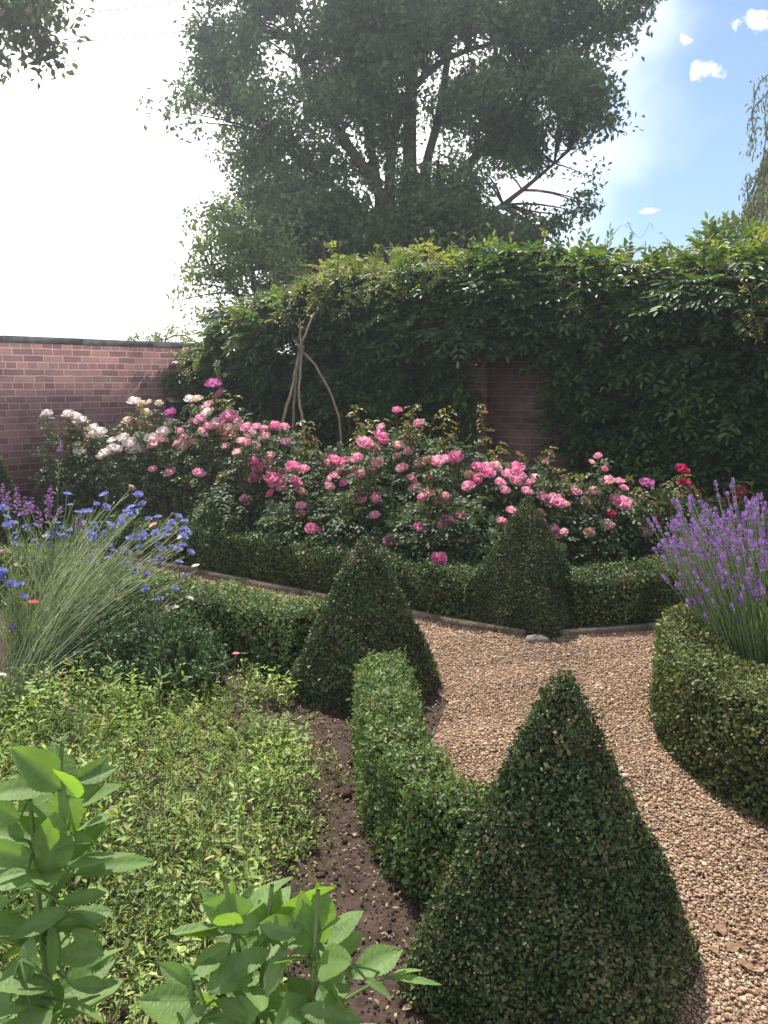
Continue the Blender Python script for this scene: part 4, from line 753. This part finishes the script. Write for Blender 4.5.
    # midrib
def broad_plant(label, base, tops, seed):
    """tops: stem tips (px, py, depth); leaves: (px0, py0, px1, py1, depth0, depth1, width ratio)"""
    t = thing('broadleaf_plant', label, 'plant', base, 'broad leaved plants in the foreground'); b0 = np.array(base, float)
    sm = MB(); stems = []
    for k, (tp, lv) in enumerate(tops):
        e = P(*tp); b = b0 + np.array([rng.normal(0, .05), rng.normal(0, .05), 0]); pts = bez(b, np.array([b[0] * .6 + e[0] * .4, b[1] * .6 + e[1] * .4, e[2] * .6]), e, 12); tube(sm, pts, np.linspace(.0065, .003, 12), 7); stems.append(pts)
        more = []
        for f in np.linspace(.26, .93, 16):                     # further leaves in pairs round the stem
            q = np.array([np.interp(f, np.linspace(0, 1, 12), pts[:, ax]) for ax in range(3)]); az = rng.uniform(0, 6.28)
            for sg in (0, math.pi):
                dv = np.array([math.cos(az + sg), math.sin(az + sg), rng.uniform(-.1, .75)]); dv /= np.linalg.norm(dv); pl = rng.uniform(.008, .022); more.append((q + dv * pl, q + dv * (pl + rng.uniform(.055, .095)), rng.uniform(.40, .55)))
        for j, item in enumerate(list(lv) + more):
            if len(item) == 7: x0, y0, x1, y1, d0, d1, wr = item; a = P(x0, y0, d0); c = P(x1, y1, d1); c = a + (c - a) * .9; wr *= .92
            else: a, c, wr = item
            fm = MB(); d = c - a; L = np.linalg.norm(d)
            nn = unit(np.array([rng.normal(0, .5), -.2 + rng.normal(0, .35), .8])); big_leaf(fm, a, d, nn, L, L * wr, curl=rng.uniform(.0, .16), fold=rng.uniform(.1, .4), seed=seed + j)
            dist = np.linalg.norm(pts - a, axis=1) ; q = pts[int(np.argmin(dist))]; pet = bez(q, (q + a) / 2 + np.array([0, 0, .01]), a, 5); tube(fm, pet, [.0024, .0021, .0019, .0017, .0013], 5)
            lo = fm.build('leaf', M['dahlia'], t, smooth=True); vv = np.zeros(len(lo.data.vertices), np.float32); vv[:len(VEINS[-1])] = VEINS[-1]; at = lo.data.attributes.new('vein', 'FLOAT', 'POINT'); at.data.foreach_set('value', vv)
    sm.build('stem', M['stem_green'], t)
A = [((62, 745, 1.02), [(72, 792, 58, 738, 1.02, 1.04, .62), (60, 790, 8, 742, 1.0, .98, .6), (70, 800, 112, 752, 1.03, 1.08, .55), (68, 790, 40, 740, 1.04, 1.08, .5), (78, 798, 52, 762, .99, .95, .55), (62, 830, 20, 770, 1.0, 1.03, .55), (72, 836, 62, 772, 1.0, 1.01, .6), (84, 800, 92, 756, 1.05, 1.1, .6)]),
     ((30, 800, 1.0), [(45, 880, 62, 800, .98, .98, .55), (70, 868, 142, 845, .98, 1.04, .55), (75, 875, 165, 852, 1.0, 1.08, .38), (66, 866, 112, 812, 1.01, 1.06, .5), (30, 860, -28, 845, .98, .95, .55), (28, 872, -35, 890, .96, .92, .5), (20, 820, -30, 800, 1.0, 1.0, .6), (40, 840, 22, 776, 1.02, 1.04, .5)]),
     ((35, 890, .93), [(68, 910, 0, 940, .93, .90, .55), (70, 915, 112, 935, .94, .96, .5), (72, 930, 108, 955, .93, .94, .42), (60, 905, 112, 890, .95, .99, .45), (50, 925, 55, 985, .92, .88, .5), (70, 985, 115, 985, .9, .93, .42), (10, 900, -40, 920, .92, .9, .6), (55, 898, 80, 855, .96, 1.0, .5)]),
     ((20, 960, .88), [(55, 985, -15, 985, .88, .84, .6), (10, 1000, 60, 1010, .86, .86, .5), (30, 1005, -20, 1020, .85, .82, .5), (60, 1000, 110, 1020, .88, .88, .5), (25, 985, 30, 930, .87, .9, .5)])]
broad_plant('tall broad leaved plant with fresh green toothed leaves at the lower left edge', (-.50, .98, 0), A, 500)
Bp = [((225, 880, .95), [(232, 935, 226, 872, .95, .96, .55), (228, 930, 198, 880, .95, .97, .5), (240, 938, 250, 880, .96, .99, .55), (222, 935, 168, 925, .94, .92, .45), (230, 945, 190, 968, .93, .9, .5), (238, 932, 215, 905, .94, .9, .5), (246, 945, 282, 925, .96, 1.0, .55)]),
      ((272, 885, .95), [(282, 930, 275, 878, .96, .98, .5), (290, 930, 300, 890, .96, .99, .5), (276, 940, 255, 895, .95, .95, .5), (270, 950, 215, 985, .93, .89, .5), (285, 950, 262, 1000, .92, .88, .5)]),
      ((318, 890, .94), [(322, 945, 318, 876, .95, .96, .5), (326, 950, 366, 905, .96, 1.0, .55), (312, 950, 300, 890, .94, .93, .45), (330, 958, 368, 930, .96, .98, .5), (305, 965, 345, 975, .93, .92, .5), (320, 960, 270, 955, .93, .9, .42)]),
      ((345, 965, .9), [(352, 978, 410, 940, .92, .98, .48), (390, 978, 448, 982, .94, .97, .22), (392, 976, 425, 965, .95, .98, .4), (350, 985, 320, 1010, .9, .86, .5), (365, 978, 395, 1000, .91, .9, .4)]),
      ((190, 975, .88), [(200, 1000, 130, 1000, .88, .85, .45), (205, 1005, 180, 1030, .87, .84, .5), (215, 1000, 260, 1025, .88, .86, .5), (235, 1005, 300, 1000, .89, .9, .45), (195, 990, 155, 960, .89, .9, .5), (300, 1010, 370, 1022, .88, .88, .4), (210, 985, 230, 940, .89, .92, .45)])]
broad_plant('second broad leaved plant with upright green leaves at bottom centre left of the largest pyramid', (-.17, .93, 0), Bp, 600)

# ------------------------------------------------------------------ weeds, litter
WEED = [(-2.4, 4.1), (-1.9, 3.9), (-.75, 4.15), (-.36, 3.85), (-.16, 3.3), (-.14, 2.6), (-.1, 1.9), (.1, 1.2), (-2.2, 1.0)]
n = 15500; p = np.stack([rng.uniform(-2.4, .1, n), rng.uniform(1.0, 4.15, n)], -1); p = p[inside(p, WEED)]; n = len(p)
e = snoise(np.c_[p, np.zeros(n)], 3.2, 91) + 1.1 * np.clip((p[:, 0] + .27) * -4, -1, 1); e = e + .7 * snoise(np.c_[p, np.zeros(n)], 8, 93); k = (e + rng.normal(0, .32, n)) > .62; p = p[k]; n = len(p); big = snoise(np.c_[p, np.zeros(n)], 2.6, 92); spc = snoise(np.c_[p, np.zeros(n)], 4.5, 94)
mb = MB(); sm = MB()
for i in range(n):
    b = np.array([p[i, 0], p[i, 1], 0]); typ = min(.999, max(0, .62 + .40 * spc[i] + rng.normal(0, .28))); tall = max(.35, 1 + .6 * big[i])
    if typ < .55:                     # small broad seedlings near the soil
        h = rng.uniform(.012, .05) * tall; m = int(rng.integers(4, 8)); L = rng.uniform(.009, .022, m); W = L * .6; ud = .2
    elif typ < .93:                   # wispy upright stems with narrow leaves
        h = rng.uniform(.05, .17) * tall; m = int(rng.integers(8, 16)); L = rng.uniform(.012, .030, m); W = L * .2; ud = .55
    else:                             # taller branching weeds
        h = rng.uniform(.10, .22) * tall; m = int(rng.integers(8, 14)); L = rng.uniform(.018, .04, m); W = L * .42; ud = .3
    e_ = b + np.array([rng.normal(0, .15 * h), rng.normal(0, .15 * h), h]); u = rng.uniform(.2, 1, m); c = b + (e_ - b) * u[:, None] + rvec(m) * .12 * h
    leaves(mb, c, rvec(m) * np.array([1, 1, .4]) + np.array([0, 0, ud]), unit(np.array([0, .1, 1.]) + .4 * rvec(m)), L, W, T6)
    tube(sm, [b, (b + e_) / 2, e_], [.0013, .0011, .0008], 3)
tag(mb.build('weeds', M['weed']), 'bright green low weeds spreading over the bed in the left foreground', 'weeds', kind='stuff')
n2 = 5000; g = np.stack([rng.uniform(-2.3, .05, n2), rng.uniform(1.0, 4.1, n2)], -1); g = g[inside(g, WEED)]; n2 = len(g); bl = MB()
for gg in [np.c_[g, np.zeros(n2)]]:
    d = unit(rvec(n2) * .75 + np.array([0, 0, 1.])); L = rng.uniform(.03, .12, n2); leaves(bl, gg, d, rvec(n2), L, .0022, T4)
tag(bl.build('grass', M['grass']), 'thin grass blades and dry stalks among the weeds', 'grass', kind='stuff')
sm_o = sm.build('weed_stalks', M['stem_green']); tag(sm_o, 'fine stalks carrying the low weeds of the bed', 'weed stalks', kind='stuff')
n3_ = 9000; g = np.stack([rng.uniform(-2.2, .35, n3_), rng.uniform(.9, 4.3, n3_)], -1); lm = MB(); zed = rng.uniform(.004, .014, n3_)
L = rng.lognormal(math.log(.012), .4, n3_); leaves(lm, np.c_[g, zed], rvec(n3_) * np.array([1, 1, .2]), unit(np.array([0, 0, 1.]) + .3 * rvec(n3_)), L, L * .5, T6)
g2 = np.stack([rng.uniform(-1.2, 2.0, 1500), rng.uniform(1.2, 6.0, 1500)], -1); g2 = g2[inside(g2, GRAVEL) & (np.linalg.norm(g2 - CC, axis=1) > CR - .1)]; ng = len(g2); L = rng.lognormal(math.log(.011), .45, ng)
leaves(lm, np.c_[g2, rng.uniform(.018, .024, ng)], rvec(ng) * np.array([1, 1, .2]), unit(np.array([0, 0, 1.]) + .3 * rvec(ng)), L, L * .5, T6)
tag(lm.build('leaf_litter', M['litter']), 'dry brown leaf scraps scattered over the soil and gravel', 'leaf litter', kind='stuff')
cl = MB(); n4 = 16000; g = np.stack([rng.uniform(-2.2, .45, n4), rng.uniform(.9, 4.3, n4)], -1); s = rng.lognormal(math.log(.0040), .5, n4); v = cube[None] * (1 + rng.uniform(-.4, .4, (n4, 8, 3))) * s[:, None, None]; v = v + np.c_[g, s * .3][:, None, :]
cl.add(v.reshape(-1, 3), (cf[None] + (np.arange(n4) * 8)[:, None, None]).reshape(-1, 4)); tag(cl.build('soil_crumbs', M['soil']), 'crumbly lumps of dark brown soil between the weeds and the hedge', 'soil', kind='stuff')
# tall weeds standing out of the rest
for (px, py, tpx, tpy, lab) in [(118, 720, 112, 662, 'thin upright weed with narrow leaves below the leaning cornflower stems'), (160, 712, 160, 672, 'upright yellow green weed before the loose box shrub'), (205, 800, 216, 752, 'single dark stalked weed standing in the middle of the weedy patch'), (180, 862, 182, 792, 'tall thin weed with a bright star of leaves in the weedy patch')]:
    b = G(px, py); e = P(tpx, tpy, b[1]); t = thing('tall_weed', lab, 'weed', b, 'taller weeds in the bed'); s1 = MB(); l1 = MB(); pts = bez(b, (b + e) / 2 + rng.normal(0, .01, 3), e, 6); tube(s1, pts, np.linspace(.0035, .0015, 6), 5); m = 20; u = np.sqrt(rng.uniform(.05, 1, m)); c = b + (e - b) * u[:, None]; leaves(l1, c, unit(rvec(m) * np.array([1, 1, .3]) + [0, 0, .45]), unit(np.array([0, 0, 1.]) + .3 * rvec(m)), rng.uniform(.035, .07, m), rng.uniform(.009, .018, m), T8)
    s1.build('stem', M['stem_green'], t); l1.build('leaves', M['weed'], t)

# ------------------------------------------------------------------ added volume imitating lens veil
m, nt, N, K = newmat('veil'); pv = N.new('ShaderNodeVolumePrincipled'); pv.inputs['Color'].default_value = (.86, .94, 1, 1); pv.inputs['Density'].default_value = VEIL_DENSITY; pv.inputs['Anisotropy'].default_value = .65
o_ = N.new('ShaderNodeOutputMaterial'); K.new(pv.outputs[0], o_.inputs['Volume'])
if VEIL_DENSITY > 0:
    mb = MB(); box(mb, (-38, -14, -1), (38, 48, 15.2)); ho = mb.build('veil', m); ho['kind'] = 'stuff'; ho['label'] = 'thin added haze filling the air of the garden'; ho['category'] = 'veil'
# ------------------------------------------------------------------ sky, sun, camera
SAZ, SEL = R(-21), R(60)          # left of the view direction, high
sd = np.array([math.sin(SAZ) * math.cos(SEL), math.cos(SAZ) * math.cos(SEL), math.sin(SEL)])
w = bpy.data.worlds.new('World'); bpy.context.scene.world = w; w.use_nodes = True; nt = w.node_tree; N = nt.nodes; K = nt.links; N.clear()
sky = N.new('ShaderNodeTexSky'); sky.sky_type = 'NISHITA'; sky.sun_disc = False; sky.sun_elevation = SEL; sky.sun_rotation = SAZ; sky.air_density = 1.0; sky.dust_density = .25; sky.ozone_density = 3.5
bg = N.new('ShaderNodeBackground'); bg.inputs['Strength'].default_value = .09; K.new(sky.outputs[0], bg.inputs['Color'])
tc = N.new('ShaderNodeTexCoord')
nz = N.new('ShaderNodeTexNoise'); nz.inputs['Scale'].default_value = 5; nz.inputs['Detail'].default_value = 7; nz.inputs['Roughness'].default_value = .55; K.new(tc.outputs['Generated'], nz.inputs['Vector'])
nzf = N.new('ShaderNodeTexNoise'); nzf.inputs['Scale'].default_value = 60; nzf.inputs['Detail'].default_value = 5; K.new(tc.outputs['Generated'], nzf.inputs['Vector'])
def dotmask(px, py, lo, hi, nzamt, src=None, fine=False):
    d = unit(ray(px, py)); dp = N.new('ShaderNodeVectorMath'); dp.operation = 'DOT_PRODUCT'; dp.inputs[1].default_value = tuple(d); K.new(src or tc.outputs['Generated'], dp.inputs[0])
    ac = N.new('ShaderNodeMath'); ac.operation = 'ARCCOSINE'; K.new(dp.outputs['Value'], ac.inputs[0])
    ad = N.new('ShaderNodeMath'); ad.operation = 'MULTIPLY_ADD'; ad.inputs[1].default_value = -nzamt; K.new((nzf if fine else nz).outputs['Fac'], ad.inputs[0]); K.new(ac.outputs[0], ad.inputs[2])
    mr = N.new('ShaderNodeMapRange'); mr.interpolation_type = 'SMOOTHSTEP'; mr.inputs[1].default_value = hi - nzamt * .5; mr.inputs[2].default_value = lo - nzamt * .5; K.new(ad.outputs[0], mr.inputs[0]); return mr.outputs[0]
def mx_(a, b):
    m = N.new('ShaderNodeMath'); m.operation = 'MAXIMUM'; K.new(a, m.inputs[0]); K.new(b, m.inputs[1]); return m.outputs[0]
mask = dotmask(110, -60, .36, .66, .35)
mask = mx_(mask, dotmask(20, 260, .18, .34, .12))
mask = mx_(mask, dotmask(560, -30, .03, .12, .2))
# unseen broken cloud added behind the viewer to fill the shaded faces
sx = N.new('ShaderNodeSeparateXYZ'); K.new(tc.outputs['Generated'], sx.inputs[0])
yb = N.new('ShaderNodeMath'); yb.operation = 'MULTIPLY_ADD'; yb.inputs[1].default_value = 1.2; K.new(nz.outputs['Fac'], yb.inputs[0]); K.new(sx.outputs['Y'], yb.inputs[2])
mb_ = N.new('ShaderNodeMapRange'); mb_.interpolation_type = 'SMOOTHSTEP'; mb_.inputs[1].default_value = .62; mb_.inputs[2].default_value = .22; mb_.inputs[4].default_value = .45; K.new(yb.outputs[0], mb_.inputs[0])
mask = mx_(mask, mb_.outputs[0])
# small fair weather clouds
mp = N.new('ShaderNodeMapping'); mp.inputs['Scale'].default_value = (6, 6, 20); K.new(tc.outputs['Generated'], mp.inputs[0])
n2 = N.new('ShaderNodeTexNoise'); n2.inputs['Scale'].default_value = 3.0; n2.inputs['Detail'].default_value = 5; K.new(mp.outputs[0], n2.inputs['Vector'])
sm_ = N.new('ShaderNodeMapRange'); sm_.interpolation_type = 'SMOOTHSTEP'; sm_.inputs[1].default_value = .69; sm_.inputs[2].default_value = .8; sm_.inputs[4].default_value = .6; K.new(n2.outputs['Fac'], sm_.inputs[0])
mask = mx_(mask, sm_.outputs[0])
for (px, py, r_) in [(705, 70, .012), (696, 71, .009), (714, 69, .009), (740, 25, .007), (752, 21, .008), (764, 18, .008), (688, 40, .006)]:
    a = dotmask(px, py, r_ * .02, r_ * 1.0, .04, None, True); m = N.new('ShaderNodeMath'); m.operation = 'MULTIPLY'; m.inputs[1].default_value = .7; K.new(a, m.inputs[0]); mask = mx_(mask, m.outputs[0])
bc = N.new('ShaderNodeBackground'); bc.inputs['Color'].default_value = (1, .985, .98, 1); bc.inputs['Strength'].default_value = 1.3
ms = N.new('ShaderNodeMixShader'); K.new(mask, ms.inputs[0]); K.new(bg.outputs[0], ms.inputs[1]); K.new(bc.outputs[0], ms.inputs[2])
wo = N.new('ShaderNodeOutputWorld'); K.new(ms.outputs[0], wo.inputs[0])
sun = bpy.data.lights.new('sun', 'SUN'); sun.energy = 4.9; sun.angle = R(.6); sun.color = (1, .95, .87); so = bpy.data.objects.new('sun', sun); C.objects.link(so)
from mathutils import Vector
so.rotation_euler = Vector(tuple(sd)).to_track_quat('Z', 'Y').to_euler(); so.location = (0, 0, 20)
cam = bpy.data.cameras.new('camera'); cam.sensor_width = 36; cam.lens = F / 1024 * 36; cam.clip_end = 2000; cam.clip_start = .05
co = bpy.data.objects.new('camera', cam); C.objects.link(co); co.location = (0, 0, H_EYE); co.rotation_euler = (R(90) - PITCH, 0, 0)
sc = bpy.context.scene; sc.camera = co
sc.view_settings.view_transform = 'Standard'; sc.view_settings.look = 'None'; sc.view_settings.gamma = 1; sc.view_settings.exposure = .85; sc.view_settings.use_curve_mapping = False
sc.render.engine = 'CYCLES'; sc.cycles.max_bounces = 6; sc.cycles.diffuse_bounces = 3; sc.cycles.transmission_bounces = 4; sc.cycles.glossy_bounces = 2; sc.cycles.use_denoising = True
